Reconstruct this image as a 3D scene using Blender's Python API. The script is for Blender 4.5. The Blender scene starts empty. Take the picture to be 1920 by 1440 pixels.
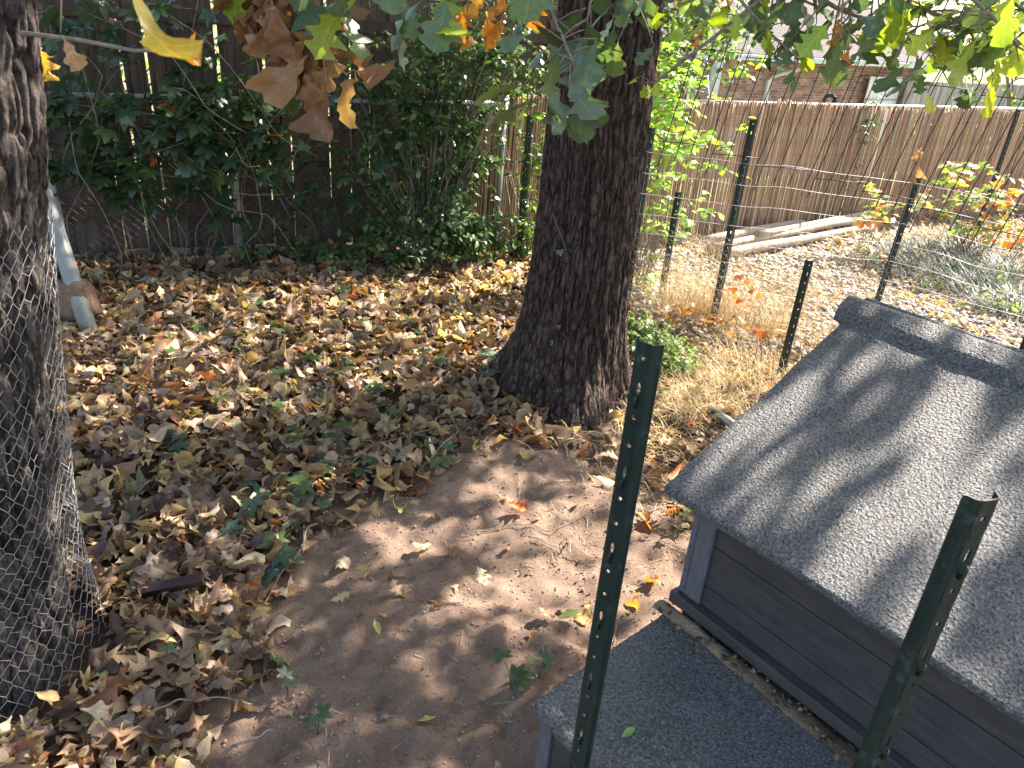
import bpy, bmesh, math, random
import numpy as np
from mathutils import Vector, Matrix

rng = np.random.default_rng(7)
random.seed(7)
R = math.radians
SC = bpy.context.scene
COL = SC.collection

# ------------------------------------------------------------------ camera
FPX, PITCH, ROLL, CAMH = 1442.0, R(26.5), math.atan2(240, 2880), 1.9
FW = np.array([0, math.cos(PITCH), -math.sin(PITCH)])
UP = np.array([0, math.sin(PITCH), math.cos(PITCH)])
RT = np.array([1.0, 0, 0])
cr, sr = math.cos(ROLL), math.sin(ROLL)
cam = bpy.data.cameras.new('camera')
cam.sensor_width = 36
cam.lens = FPX / 1920 * 36
cam.clip_start = 0.05
cam.clip_end = 600
cam.dof.use_dof = True
cam.dof.focus_distance = 3.6
cam.dof.aperture_fstop = 14.0
co = bpy.data.objects.new('camera', cam)
COL.objects.link(co)
X, Y, Z = RT * cr + UP * sr, -RT * sr + UP * cr, -FW
co.matrix_world = Matrix(((X[0], Y[0], Z[0], 0), (X[1], Y[1], Z[1], 0), (X[2], Y[2], Z[2], CAMH), (0, 0, 0, 1)))
SC.camera = co

# ------------------------------------------------------------------ light
SUN_AZ, SUN_EL = 52.0, 43.0
w = bpy.data.worlds.new('World')
SC.world = w
w.use_nodes = True
nt = w.node_tree
nt.nodes.clear()
sky = nt.nodes.new('ShaderNodeTexSky')
sky.sky_type = 'NISHITA'
sky.sun_disc = False
sky.sun_elevation = R(SUN_EL)
sky.sun_rotation = R(SUN_AZ)
sky.dust_density = 1.6
sky.ozone_density = .8
bg = nt.nodes.new('ShaderNodeBackground')
bg.inputs[1].default_value = 0.11
wo = nt.nodes.new('ShaderNodeOutputWorld')
nt.links.new(sky.outputs[0], bg.inputs[0])
nt.links.new(bg.outputs[0], wo.inputs[0])
sd = Vector((math.sin(R(SUN_AZ)) * math.cos(R(SUN_EL)), math.cos(R(SUN_AZ)) * math.cos(R(SUN_EL)), math.sin(R(SUN_EL))))
sl = bpy.data.lights.new('sun', 'SUN')
sl.energy = 5.0
sl.angle = R(0.53)
sl.color = (1.0, 0.94, 0.86)
so = bpy.data.objects.new('sun', sl)
so.rotation_euler = sd.to_track_quat('Z', 'Y').to_euler()
COL.objects.link(so)
SC.view_settings.view_transform = 'Standard'
SC.view_settings.look = 'None'
SC.view_settings.gamma = 1
SC.view_settings.use_curve_mapping = False
SC.view_settings.exposure = 2.05
SC.view_settings.use_white_balance = True
SC.view_settings.white_balance_temperature = 6900
SC.view_settings.white_balance_tint = 14
SC.cycles.max_bounces = 7
SC.cycles.diffuse_bounces = 4
SC.cycles.transmission_bounces = 4
SC.cycles.sample_clamp_indirect = 8


def at(px, py, y):
    """world point on the sight line of a photograph pixel, at a given depth"""
    dx, dy = px - 960, py - 720
    u, v = dx * cr + dy * sr, -dx * sr + dy * cr
    d = RT * u - UP * v + FW * FPX
    return np.array([0, 0, CAMH]) + d * (y / d[1])


# ------------------------------------------------------------------ noise
def _hash(ix, iy, iz, seed):
    n = (ix * 374761393 + iy * 668265263 + iz * 2147483647 + seed * 974634777) & 0xFFFFFFFF
    n = ((n ^ (n >> 13)) * 1274126177) & 0xFFFFFFFF
    n = n ^ (n >> 16)
    return (n & 0xFFFF) / 65535.0


def vnoise(x, y, z=0.0, seed=0):
    x, y, z = np.broadcast_arrays(np.asarray(x, float), np.asarray(y, float), np.asarray(z, float))
    ix, iy, iz = np.floor(x).astype(np.int64), np.floor(y).astype(np.int64), np.floor(z).astype(np.int64)
    fx, fy, fz = x - ix, y - iy, z - iz
    fx, fy, fz = fx * fx * (3 - 2 * fx), fy * fy * (3 - 2 * fy), fz * fz * (3 - 2 * fz)
    r = 0
    for a in (0, 1):
        for b in (0, 1):
            for c in (0, 1):
                r = r + _hash(ix + a, iy + b, iz + c, seed) * (fx if a else 1 - fx) * (fy if b else 1 - fy) * (fz if c else 1 - fz)
    return r * 2 - 1


def fbm(x, y, z=0.0, o=4, seed=0):
    r, a = 0, 1.0
    for i in range(o):
        r = r + a * vnoise(np.asarray(x) * 2 ** i, np.asarray(y) * 2 ** i, np.asarray(z) * 2 ** i, seed + i)
        a *= 0.5
    return r


# ------------------------------------------------------------------ mesh helpers
class MB:
    """collects vertices, faces, uv and colour; builds one mesh object"""
    def __init__(s):
        s.V, s.F, s.U, s.C, s.n = [], [], [], [], 0

    def add(s, V, F, U=None, C=None):
        V = np.asarray(V, float).reshape(-1, 3)
        s.V.append(V)
        for f in (F if isinstance(F, list) else [F]):
            f = np.asarray(f)
            if f.size:
                s.F.append(f + s.n)
        s.U.append(np.zeros((len(V), 2)) if U is None else U)
        s.C.append(np.ones((len(V), 3)) if C is None else np.broadcast_to(np.asarray(C, float), (len(V), 3)))
        s.n += len(V)
        return s

    def mesh(s, name, m=None, smooth=True):
        me = bpy.data.meshes.new(name)
        V = np.concatenate(s.V)
        me.vertices.add(len(V))
        me.vertices.foreach_set('co', V.ravel())
        L = np.concatenate([f.ravel() for f in s.F])
        tot = np.concatenate([np.full(len(f), f.shape[1]) for f in s.F])
        me.loops.add(len(L))
        me.loops.foreach_set('vertex_index', L.astype(np.int32))
        me.polygons.add(len(tot))
        me.polygons.foreach_set('loop_start', np.concatenate([[0], np.cumsum(tot)[:-1]]).astype(np.int32))
        me.polygons.foreach_set('loop_total', tot.astype(np.int32))
        me.polygons.foreach_set('use_smooth', np.full(len(tot), smooth))
        uv = me.uv_layers.new(name='UVMap')
        uv.data.foreach_set('uv', np.concatenate(s.U)[L].ravel())
        at_ = me.color_attributes.new('lc', 'FLOAT_COLOR', 'POINT')
        C = np.concatenate(s.C)
        at_.data.foreach_set('color', np.concatenate([C, np.ones((len(C), 1))], 1).ravel())
        me.update(calc_edges=True)
        if m:
            me.materials.append(m)
        return me

    def build(s, name, m, parent=None, smooth=True, **k):
        return link(name, s.mesh(name, m, smooth), parent, **k)


def link(name, me, parent=None, loc=None, rot=None, scale=None, **k):
    o = bpy.data.objects.new(name, me)
    COL.objects.link(o)
    if parent:
        o.parent = parent
    if loc is not None:
        o.location = loc
    if rot is not None:
        o.rotation_euler = rot
    if scale is not None:
        o.scale = scale
    for a, b in k.items():
        o[a] = b
    return o


def thing(name, label, category, loc=(0, 0, 0), rotz=0.0, group=None):
    o = bpy.data.objects.new(name, None)
    o.empty_display_size = 0.1
    COL.objects.link(o)
    o.location = loc
    o.rotation_euler = (0, 0, rotz)
    tag(o, label, category, group)
    return o


def tag(o, label, category, group=None):
    o['label'] = label
    o['category'] = category
    if group:
        o['group'] = group
    return o


def tube(pts, r, n=8, cap=True):
    P = np.asarray(pts, float)
    k = len(P)
    r = np.broadcast_to(np.asarray(r, float), (k,))
    T = np.gradient(P, axis=0)
    T /= np.linalg.norm(T, axis=1)[:, None] + 1e-12
    ref = np.array([0, 0, 1.0]) if abs(T[0][2]) < .9 else np.array([1.0, 0, 0])
    V = []
    N = np.cross(T[0], ref)
    for i in range(k):
        N = N - T[i] * (N @ T[i])
        N /= np.linalg.norm(N) + 1e-12
        B = np.cross(T[i], N)
        a = np.arange(n) * 2 * math.pi / n
        V.append(P[i] + r[i] * (np.cos(a)[:, None] * N + np.sin(a)[:, None] * B))
    V = np.concatenate(V)
    i, j = np.meshgrid(np.arange(k - 1), np.arange(n), indexing='ij')
    F = np.stack([i * n + j, i * n + (j + 1) % n, (i + 1) * n + (j + 1) % n, (i + 1) * n + j], -1).reshape(-1, 4)
    U = np.stack([np.repeat(np.linspace(0, 1, k), n), np.tile(np.arange(n) / n, k)], 1)
    Fs = [F]
    if cap:
        Fs += [np.arange(n)[::-1][None], (np.arange(n) + (k - 1) * n)[None]]
    return V, Fs, U


def wires(P0, P1, r, n=3):
    P0, P1 = np.asarray(P0, float), np.asarray(P1, float)
    T = P1 - P0
    T /= np.linalg.norm(T, axis=1)[:, None] + 1e-12
    ref = np.where(np.abs(T[:, 2:3]) < .8, np.array([[0, 0, 1.0]]), np.array([[1.0, 0, 0]]))
    N = np.cross(T, ref)
    N /= np.linalg.norm(N, axis=1)[:, None] + 1e-12
    B = np.cross(T, N)
    a = np.arange(n) * 2 * math.pi / n
    off = r * (np.cos(a)[None, :, None] * N[:, None] + np.sin(a)[None, :, None] * B[:, None])
    V = np.concatenate([P0[:, None] + off, P1[:, None] + off], 1).reshape(-1, 3)
    m = len(P0)
    j = np.arange(n)
    f = np.stack([j, (j + 1) % n, (j + 1) % n + n, j + n], -1)
    F = (f[None] + (np.arange(m) * 2 * n)[:, None, None]).reshape(-1, 4)
    return V, [F]


def polyw(P, r, n=3):
    P = np.asarray(P)
    return wires(P[:-1], P[1:], r, n)


def box(x0, x1, y0, y1, z0, z1):
    V = np.array([(x, y, z) for z in (z0, z1) for y in (y0, y1) for x in (x0, x1)], float)
    F = np.array([(0, 2, 3, 1), (4, 5, 7, 6), (0, 1, 5, 4), (2, 6, 7, 3), (0, 4, 6, 2), (1, 3, 7, 5)])
    return V, [F]


def boxobj(name, m, parent, b, bev=0.004, seg=2, shape=None, **k):
    me = bpy.data.meshes.new(name)
    bm = bmesh.new()
    V, F = box(*b)
    vs = [bm.verts.new(v) for v in V]
    for f in F[0]:
        bm.faces.new([vs[i] for i in f])
    if shape:
        for v in bm.verts:
            v.co = Vector(shape(v.co))
    bmesh.ops.recalc_face_normals(bm, faces=bm.faces)
    if bev:
        bmesh.ops.bevel(bm, geom=bm.edges[:], offset=bev, segments=seg, affect='EDGES', profile=.6)
    bm.to_mesh(me)
    bm.free()
    me.materials.append(m)
    for p in me.polygons:
        p.use_smooth = False
    return link(name, me, parent, **k)


def rotm(yaw, pitch, roll):
    yaw, pitch, roll = [np.atleast_1d(np.asarray(a, float)) for a in (yaw, pitch, roll)]
    yaw, pitch, roll = np.broadcast_arrays(yaw, pitch, roll)
    cy, sy, cp, sp, c, s = np.cos(yaw), np.sin(yaw), np.cos(pitch), np.sin(pitch), np.cos(roll), np.sin(roll)
    z = np.zeros_like(cy)
    o = z + 1
    Rz = np.stack([cy, -sy, z, sy, cy, z, z, z, o], -1).reshape(-1, 3, 3)
    Ry = np.stack([cp, z, sp, z, o, z, -sp, z, cp], -1).reshape(-1, 3, 3)
    Rx = np.stack([o, z, z, z, c, -s, z, s, c], -1).reshape(-1, 3, 3)
    return Rz @ Ry @ Rx


# ------------------------------------------------------------------ materials
def newmat(name):
    m = bpy.data.materials.new(name)
    m.use_nodes = True
    n = m.node_tree
    b = n.nodes['Principled BSDF']
    return m, n, b


def nd(n, t, **k):
    x = n.nodes.new(t)
    for a, b in k.items():
        if a.startswith('i_'):
            key = a[2:]
            x.inputs[int(key) if key.isdigit() else key].default_value = b
        else:
            setattr(x, a, b)
    return x


def ramp(n, fac, stops):
    r = n.nodes.new('ShaderNodeValToRGB')
    e = r.color_ramp.elements
    e[0].position, e[0].color = stops[0][0], (*stops[0][1], 1)
    e[1].position, e[1].color = stops[-1][0], (*stops[-1][1], 1)
    for p, c in stops[1:-1]:
        q = e.new(p)
        q.color = (*c, 1)
    n.links.new(fac, r.inputs[0])
    return r.outputs[0]


def mulc(n, a, b, fac=1.0, mode='MULTIPLY'):
    x = nd(n, 'ShaderNodeMix', data_type='RGBA', blend_type=mode)
    x.inputs[0].default_value = fac
    n.links.new(a, x.inputs[6])
    if isinstance(b, tuple):
        x.inputs[7].default_value = (*b, 1)
    else:
        n.links.new(b, x.inputs[7])
    return x.outputs[2]


def coords(n, kind='Object', scale=(1, 1, 1)):
    t = n.nodes.new('ShaderNodeTexCoord')
    mp = n.nodes.new('ShaderNodeMapping')
    mp.inputs['Scale'].default_value = scale
    n.links.new(t.outputs[kind], mp.inputs[0])
    return mp.outputs[0]


def noise(n, vec, scale, detail=5, rough=.6, dist=0.0):
    x = nd(n, 'ShaderNodeTexNoise')
    x.inputs['Scale'].default_value = scale
    x.inputs['Detail'].default_value = detail
    x.inputs['Roughness'].default_value = rough
    x.inputs['Distortion'].default_value = dist
    if vec is not None:
        n.links.new(vec, x.inputs['Vector'])
    return x.outputs[0]


def bump(n, b, h, dist, strength=1.0):
    x = nd(n, 'ShaderNodeBump')
    x.inputs['Distance'].default_value = dist
    x.inputs['Strength'].default_value = strength
    n.links.new(h, x.inputs['Height'])
    n.links.new(x.outputs[0], b.inputs['Normal'])
    return x


def simple(name, c0, c1, scale=20, rough=.7, bd=0.0, vscale=(1, 1, 1), metal=0.0, kind='Object', objvar=0.0, spec=.5, detail=6):
    m, n, b = newmat(name)
    v = coords(n, kind, vscale)
    f = noise(n, v, scale, detail)
    col = ramp(n, f, [(.3, c0), (.7, c1)])
    if objvar:
        oi = n.nodes.new('ShaderNodeObjectInfo')
        r = ramp(n, oi.outputs['Random'], [(0, (1 - objvar,) * 3), (.5, (1, 1 - objvar * .15, 1 - objvar * .3)), (1, (1 + objvar,) * 3)])
        col = mulc(n, col, r)
    n.links.new(col, b.inputs['Base Color'])
    b.inputs['Roughness'].default_value = rough
    b.inputs['Metallic'].default_value = metal
    b.inputs['Specular IOR Level'].default_value = spec
    if bd:
        bump(n, b, f, bd)
    return m


def leafmat(name, attr, rough=.5, trans=.35, vein=.25, under=(1.0, 1.0, 1.0), nscale=35, spec=.5, mott=.3):
    """colour comes from the object colour or from the mesh attribute 'lc'"""
    m, n, b = newmat(name)
    if attr:
        a = nd(n, 'ShaderNodeAttribute', attribute_name='lc')
    else:
        a = n.nodes.new('ShaderNodeObjectInfo')
    col = a.outputs['Color']
    f = noise(n, coords(n), nscale, 4)
    r = ramp(n, f, [(.3, (1 - mott,) * 3), (.7, (1 + mott * .6,) * 3)])
    col = mulc(n, col, r)
    # veins from uv: u along the midrib, v across
    uv = n.nodes.new('ShaderNodeUVMap')
    sp = n.nodes.new('ShaderNodeSeparateXYZ')
    n.links.new(uv.outputs[0], sp.inputs[0])
    ab = nd(n, 'ShaderNodeMath', operation='ABSOLUTE')
    n.links.new(sp.outputs[1], ab.inputs[0])
    ml = nd(n, 'ShaderNodeMath', operation='MULTIPLY_ADD', i_1=-5.5)
    n.links.new(ab.outputs[0], ml.inputs[0])
    m7 = nd(n, 'ShaderNodeMath', operation='MULTIPLY', i_1=7.0)
    n.links.new(sp.outputs[0], m7.inputs[0])
    n.links.new(m7.outputs[0], ml.inputs[2])
    fr = nd(n, 'ShaderNodeMath', operation='FRACT')
    n.links.new(ml.outputs[0], fr.inputs[0])
    lt = nd(n, 'ShaderNodeMath', operation='LESS_THAN', i_1=.12)
    n.links.new(fr.outputs[0], lt.inputs[0])
    l2 = nd(n, 'ShaderNodeMath', operation='LESS_THAN', i_1=.016)
    n.links.new(ab.outputs[0], l2.inputs[0])
    mx = nd(n, 'ShaderNodeMath', operation='MAXIMUM')
    n.links.new(lt.outputs[0], mx.inputs[0])
    n.links.new(l2.outputs[0], mx.inputs[1])
    vr = ramp(n, mx.outputs[0], [(0, (1, 1, 1)), (1, (1 + vein, 1 + vein, 1 + vein * .7))])
    col = mulc(n, col, vr)
    if under != (1.0, 1.0, 1.0):
        g = n.nodes.new('ShaderNodeNewGeometry')
        ur = ramp(n, g.outputs['Backfacing'], [(0, (1, 1, 1)), (1, under)])
        col = mulc(n, col, ur)
    n.links.new(col, b.inputs['Base Color'])
    b.inputs['Roughness'].default_value = rough
    b.inputs['Specular IOR Level'].default_value = spec
    bump(n, b, mx.outputs[0], .0012, .6)
    tr = n.nodes.new('ShaderNodeBsdfTranslucent')
    tc = mulc(n, col, (2.2, 2.3, 1.0))
    n.links.new(tc, tr.inputs[0])
    ms = n.nodes.new('ShaderNodeMixShader')
    ms.inputs[0].default_value = trans
    n.links.new(b.outputs[0], ms.inputs[1])
    n.links.new(tr.outputs[0], ms.inputs[2])
    n.links.new(ms.outputs[0], n.nodes['Material Output'].inputs[0])
    return m


M_dead_o = leafmat('dead_leaf', False, rough=.55, trans=.18, vein=.18)
M_dead_a = leafmat('dead_leaf_mass', True, rough=.55, trans=.18, vein=.18)
M_green_o = leafmat('oak_leaf', False, rough=.36, trans=.30, vein=.3, under=(1.6, 1.6, 2.0), nscale=14, mott=.12)
M_green_a = leafmat('oak_leaf_mass', True, rough=.45, trans=.34, vein=.3, nscale=18)
M_creep_o = leafmat('creeper_leaf', False, spec=.8, rough=.22, trans=.28, vein=.25, nscale=25)
M_creep_a = leafmat('glossy_leaf_mass', True, rough=.3, trans=.25, vein=.2, nscale=25)


def attrmat(name, rough=.8, bd=.002, nscale=60, spec=.3, trans=0):
    m, n, b = newmat(name)
    a = nd(n, 'ShaderNodeAttribute', attribute_name='lc')
    f = noise(n, coords(n), nscale, 5)
    col = mulc(n, a.outputs['Color'], ramp(n, f, [(.3, (.75,) * 3), (.7, (1.2,) * 3)]))
    n.links.new(col, b.inputs['Base Color'])
    b.inputs['Roughness'].default_value = rough
    b.inputs['Specular IOR Level'].default_value = spec
    if bd:
        bump(n, b, f, bd)
    return m


M_pebble = attrmat('river_pebble', .6, .001)
M_straw = attrmat('dry_grass', .7, 0)
M_twig = simple('twig_bark', (.16, .12, .09), (.34, .27, .21), 60, .8, .001)
M_stem = simple('green_stem', (.05, .07, .03), (.12, .12, .06), 40, .7)
M_galv = simple('galvanised_wire', (.34, .34, .34), (.5, .5, .5), 30, .4, 0, metal=.6)
M_oldwire = simple('rusted_wire', (.09, .085, .08), (.19, .18, .17), 30, .32, 0, metal=.6)
M_galvpipe = simple('galvanised_pipe', (.26, .28, .28), (.46, .48, .48), 9, .45, .0005, metal=.35)
M_blackwire = simple('black_wire', (.008, .012, .012), (.03, .035, .035), 30, .45)
M_bark_big = None


def barkmat(name, c0, c1, c2, sc=1.0, lich=0.0):
    m, n, b = newmat(name)
    a = nd(n, 'ShaderNodeAttribute', attribute_name='lc')
    v = coords(n, 'Object', (1, 1, .4))
    f = noise(n, v, 55 * sc, 8, .7, .4)
    v2 = coords(n, 'Object', (1, 1, .7))
    f2 = noise(n, v2, 160 * sc, 6, .7)
    col = ramp(n, f, [(.3, c0), (.5, c1), (.75, c2)])
    col = mulc(n, col, ramp(n, f2, [(.3, (.5,) * 3), (.7, (1.5,) * 3)]))
    col = mulc(n, col, a.outputs['Color'])
    vo = nd(n, 'ShaderNodeTexVoronoi', feature='DISTANCE_TO_EDGE')
    vo.inputs['Scale'].default_value = (30 if sc > .9 else 22)
    mp_ = coords(n, 'Object', (1, 1, .30))
    wob = nd(n, 'ShaderNodeTexNoise')
    wob.inputs['Scale'].default_value = 30
    n.links.new(mp_, wob.inputs['Vector'])
    ad = nd(n, 'ShaderNodeMix', data_type='RGBA', blend_type='LINEAR_LIGHT')
    ad.inputs[0].default_value = .022
    n.links.new(mp_, ad.inputs[6])
    n.links.new(wob.outputs['Color'], ad.inputs[7])
    n.links.new(ad.outputs[2], vo.inputs['Vector'])
    pl = ramp(n, vo.outputs['Distance'], [(0, (0, 0, 0)), (.16, (.75,) * 3), (.4, (1, 1, 1))])
    col = mulc(n, col, ramp(n, vo.outputs['Distance'], [(0, (.42, .40, .38)), (.14, (1, 1, 1)), (.5, (1.15, 1.15, 1.15))]))
    if lich:
        f3 = noise(n, coords(n), 45, 6, .7)
        mk = ramp(n, f3, [(.58, (0, 0, 0)), (.68, (lich,) * 3)])
        x = nd(n, 'ShaderNodeMix', data_type='RGBA')
        n.links.new(mk, x.inputs[0])
        n.links.new(col, x.inputs[6])
        x.inputs[7].default_value = (.30, .27, .23, 1)
        col = x.outputs[2]
    n.links.new(col, b.inputs['Base Color'])
    b.inputs['Roughness'].default_value = .85
    b.inputs['Specular IOR Level'].default_value = .25
    b0_ = bump(n, b, pl, .018)
    b1 = nd(n, 'ShaderNodeBump')
    b1.inputs['Distance'].default_value = .010
    n.links.new(f, b1.inputs['Height'])
    n.links.new(b0_.outputs[0], b1.inputs['Normal'])
    b2 = nd(n, 'ShaderNodeBump')
    b2.inputs['Distance'].default_value = .009
    n.links.new(f2, b2.inputs['Height'])
    n.links.new(b1.outputs[0], b2.inputs['Normal'])
    n.links.new(b2.outputs[0], b.inputs['Normal'])
    return m


M_bark_big = barkmat('oak_bark_dark', (.05, .036, .030), (.11, .078, .064), (.19, .145, .12))
M_bark_near = barkmat('oak_bark_grey', (.03, .026, .024), (.105, .09, .08), (.20, .175, .155), .8, .5)


def soilmat():
    m, n, b = newmat('soil')
    a = nd(n, 'ShaderNodeAttribute', attribute_name='lc')
    v = coords(n)
    f = noise(n, v, 9, 10, .65)
    f2 = noise(n, v, 140, 6, .75)
    f3 = noise(n, v, 420, 3, .7)
    col = mulc(n, a.outputs['Color'], ramp(n, f, [(.32, (.68, .66, .64)), (.7, (1.25, 1.22, 1.18))]))
    col = mulc(n, col, ramp(n, f2, [(.3, (.72, .7, .68)), (.68, (1.25, 1.25, 1.25))]))
    n.links.new(col, b.inputs['Base Color'])
    b.inputs['Roughness'].default_value = .95
    b.inputs['Specular IOR Level'].default_value = .15
    b0 = bump(n, b, f, .05)
    b1 = nd(n, 'ShaderNodeBump')
    b1.inputs['Distance'].default_value = .012
    n.links.new(f2, b1.inputs['Height'])
    n.links.new(b0.outputs[0], b1.inputs['Normal'])
    b2 = nd(n, 'ShaderNodeBump')
    b2.inputs['Distance'].default_value = .004
    n.links.new(f3, b2.inputs['Height'])
    n.links.new(b1.outputs[0], b2.inputs['Normal'])
    n.links.new(b2.outputs[0], b.inputs['Normal'])
    return m


M_soil = soilmat()

# ------------------------------------------------------------------ plan geometry
FO = np.array([-.35, 6.25])          # corner where the wooden and the reed fence meet
FU = np.array([.883, .469])          # direction of both fences
FN = np.array([-.469, .883])         # away from the yard


def fpt(u, s, z=0.0):
    p = FO + FU * u + FN * s
    return np.array([p[0], p[1], z])


def fs(x, y):
    return (x - FO[0]) * FN[0] + (y - FO[1]) * FN[1]


TREE = np.array([.312, 3.80])
DIRT = np.array([(-.42, .2), (-.60, 1.38), (-.74, 1.95), (-.76, 2.25), (-.66, 2.5), (-.46, 2.68), (-.20, 3.0), (.10, 3.12), (.40, 3.05), (.62, 2.9),
                 (.75, 2.6), (.9, 2.2), (.6, 1.5), (.5, .2)])


def sdpoly(x, y, P):
    """signed distance to a polygon, negative inside"""
    x, y = np.asarray(x, float), np.asarray(y, float)
    d = np.full(x.shape, 1e9)
    ins = np.zeros(x.shape, bool)
    for i in range(len(P)):
        a, b_ = P[i], P[(i + 1) % len(P)]
        e = b_ - a
        wx, wy = x - a[0], y - a[1]
        t = np.clip((wx * e[0] + wy * e[1]) / (e @ e), 0, 1)
        d = np.minimum(d, np.hypot(wx - e[0] * t, wy - e[1] * t))
        c = (a[1] > y) != (b_[1] > y)
        xi = a[0] + (y - a[1]) / (b_[1] - a[1] + 1e-12) * (b_[0] - a[0])
        ins ^= c & (x < xi)
    return np.where(ins, -d, d)


def gravel_mask(x, y):
    return (y > 4.75 - .12 * (x - 1)) & (x > .8)


def G(x, y):
    """ground height"""
    x, y = np.asarray(x, float), np.asarray(y, float)
    h = .035 * fbm(x * 1.3, y * 1.3, 0, 3, 3) + .010 * fbm(x * 7, y * 7, 0, 3, 9)
    dd = np.hypot(x - TREE[0], y - TREE[1])
    h = h + .02 * np.exp(-(dd / .75) ** 2)
    dk = sdpoly(x, y, DIRT)
    h = h + .04 * np.clip(dk / .25, 0, 1) * (x < .6) * np.clip((dd - .35) / .5, 0, 1)
    h = h + np.where(dk < 0, .013 * fbm(x * 16, y * 16, 0, 3, 21) + .016 * np.abs(vnoise(x * 6, y * 6, 0, 27)), 0)
    s = fs(x, y)
    t = np.clip((s - .8) / 13, 0, 1)
    far = np.clip((np.hypot(x, y) - 30) / 60, 0, 1)
    return h * (1 - far) - 2.6 * t * t * (3 - 2 * t)


# ------------------------------------------------------------------ ground
def axis(a, b, step, end, grow=1.12):
    c = list(np.arange(a, b, step))
    p, s_ = c[-1], step
    while p < end:
        s_ *= grow
        p += s_
        c.append(p)
    q, s_, L = c[0], step, []
    while q > -end:
        s_ *= grow
        q -= s_
        L.append(q)
    return np.array(L[::-1] + c)


gx, gy = axis(-2.6, 2.4, .022, 260), axis(.9, 4.6, .022, 260)
XX, YY = np.meshgrid(gx, gy, indexing='xy')
ZZ = G(XX, YY)
nx, ny = len(gx), len(gy)
i, j = np.meshgrid(np.arange(ny - 1), np.arange(nx - 1), indexing='ij')
GF = np.stack([i * nx + j, i * nx + j + 1, (i + 1) * nx + j + 1, (i + 1) * nx + j], -1).reshape(-1, 4)
dk = sdpoly(XX, YY, DIRT)
tt = np.clip(dk / .2 + .3 * fbm(XX * 3, YY * 3, 0, 3, 5), 0, 1)[..., None]
gc = np.array([.37, .272, .212]) * (1 - tt) + np.array([.13, .092, .066]) * tt
gm = (gravel_mask(XX, YY) & (fs(XX, YY) < .3))[..., None]
gc = np.where(gm, np.array([.30, .25, .19]), gc)
beyond = np.clip((fs(XX, YY) - .3) / .6, 0, 1)[..., None]
gc = gc * (1 - beyond) + np.array([.26, .25, .13]) * beyond
g_ = MB().add(np.stack([XX, YY, ZZ], -1).reshape(-1, 3), GF, None, gc.reshape(-1, 3))
g_.build('ground', M_soil, kind='structure')

# ------------------------------------------------------------------ leaf shapes
OAKK = np.array([(0, .012), (.1, .02), (.17, .06), (.26, .15), (.33, .21), (.40, .12), (.46, .13), (.55, .33), (.63, .42), (.70, .27), (.77, .23), (.86, .30), (.92, .2), (1, .0)])
OAK2 = np.array([(0, .012), (.12, .02), (.2, .09), (.3, .13), (.38, .10), (.5, .20), (.58, .36), (.68, .47), (.78, .44), (.84, .30), (.9, .28), (.95, .16), (1, .0)])
OAK3 = np.array([(0, .012), (.1, .03), (.2, .18), (.26, .26), (.32, .12), (.42, .15), (.5, .38), (.55, .44), (.61, .17), (.7, .15), (.78, .31), (.83, .30), (.9, .1), (1, .0)])
OVAL = np.array([(0, .01), (.12, .10), (.3, .22), (.5, .26), (.7, .21), (.88, .1), (1, 0)])


def leafshape(kn, nt_, ns, r, curl=0., bendv=0., rollr=0., wrink=0., jit=.1, fwd=.25, wide=1.0):
    t = np.linspace(0, 1, nt_)
    sides = []
    for sgn in (-1, 1):
        k = kn.copy()
        k[1:-1, 1] *= 1 + r.uniform(-jit, jit, len(k) - 2) * 2
        k[1:-1, 0] += r.uniform(-jit, jit, len(k) - 2) * .15
        sides.append(np.interp(t, np.sort(k[:, 0]), k[:, 1]) * wide)
    cols = np.linspace(-1, 1, 2 * ns + 1)
    W = np.where(cols[None] < 0, sides[0][:, None], sides[1][:, None]) * cols[None]
    lobe = np.abs(W)
    Xp = t[:, None] + fwd * lobe * (1 - t[:, None]) * np.abs(cols)[None]
    S = W.copy()
    Z_ = np.zeros_like(W)
    if rollr:
        S = np.sin(W * rollr) / rollr
        Z_ = (1 - np.cos(W * rollr)) / rollr
    Z_ = Z_ + curl * W ** 2
    Z_ = Z_ + wrink * fbm(Xp * 6 + r.uniform(0, 99), S * 6, 0, 2, int(r.integers(1e6)))
    # bend along the length
    if bendv:
        th = (Xp) * bendv
        Xn = np.sin(th) / bendv - Z_ * np.sin(th)
        Zn = (1 - np.cos(th)) / bendv + Z_ * np.cos(th)
        Xp, Z_ = Xn, Zn
    V = np.stack([Xp, S, Z_], -1).reshape(-1, 3)
    c = 2 * ns + 1
    a, b_ = np.meshgrid(np.arange(nt_ - 1), np.arange(2 * ns), indexing='ij')
    F = np.stack([a * c + b_, (a + 1) * c + b_, (a + 1) * c + b_ + 1, a * c + b_ + 1], -1).reshape(-1, 4)
    F = F[:, ::-1]
    U = np.stack([np.broadcast_to(t[:, None], W.shape), W], -1).reshape(-1, 2)
    return V, F, U


def dead_var(nt_, ns, r):
    kn = [OAKK, OAK2, OAK3, OAK2][int(r.integers(4))]
    V, F, U = leafshape(kn, nt_, ns, r, curl=r.uniform(-1.1, 1.3), bendv=r.uniform(-1.7, 1.7), rollr=r.uniform(0.3, 3.4) * r.choice([-1, 1]), wrink=r.uniform(.03, .10), jit=.2, wide=r.uniform(.85, 1.2))
    V = V - V.mean(0)
    return V, F, U


def live_var(nt_, ns, r, kn=None, droop=.7):
    kn = kn if kn is not None else [OAKK, OAK3, OAKK, OAK2][int(r.integers(4))]
    return leafshape(kn, nt_, ns, r, curl=r.uniform(-.35, .35), bendv=-r.uniform(0, droop), rollr=r.uniform(-1.2, 1.2), wrink=r.uniform(.008, .03), jit=.1)


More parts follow.
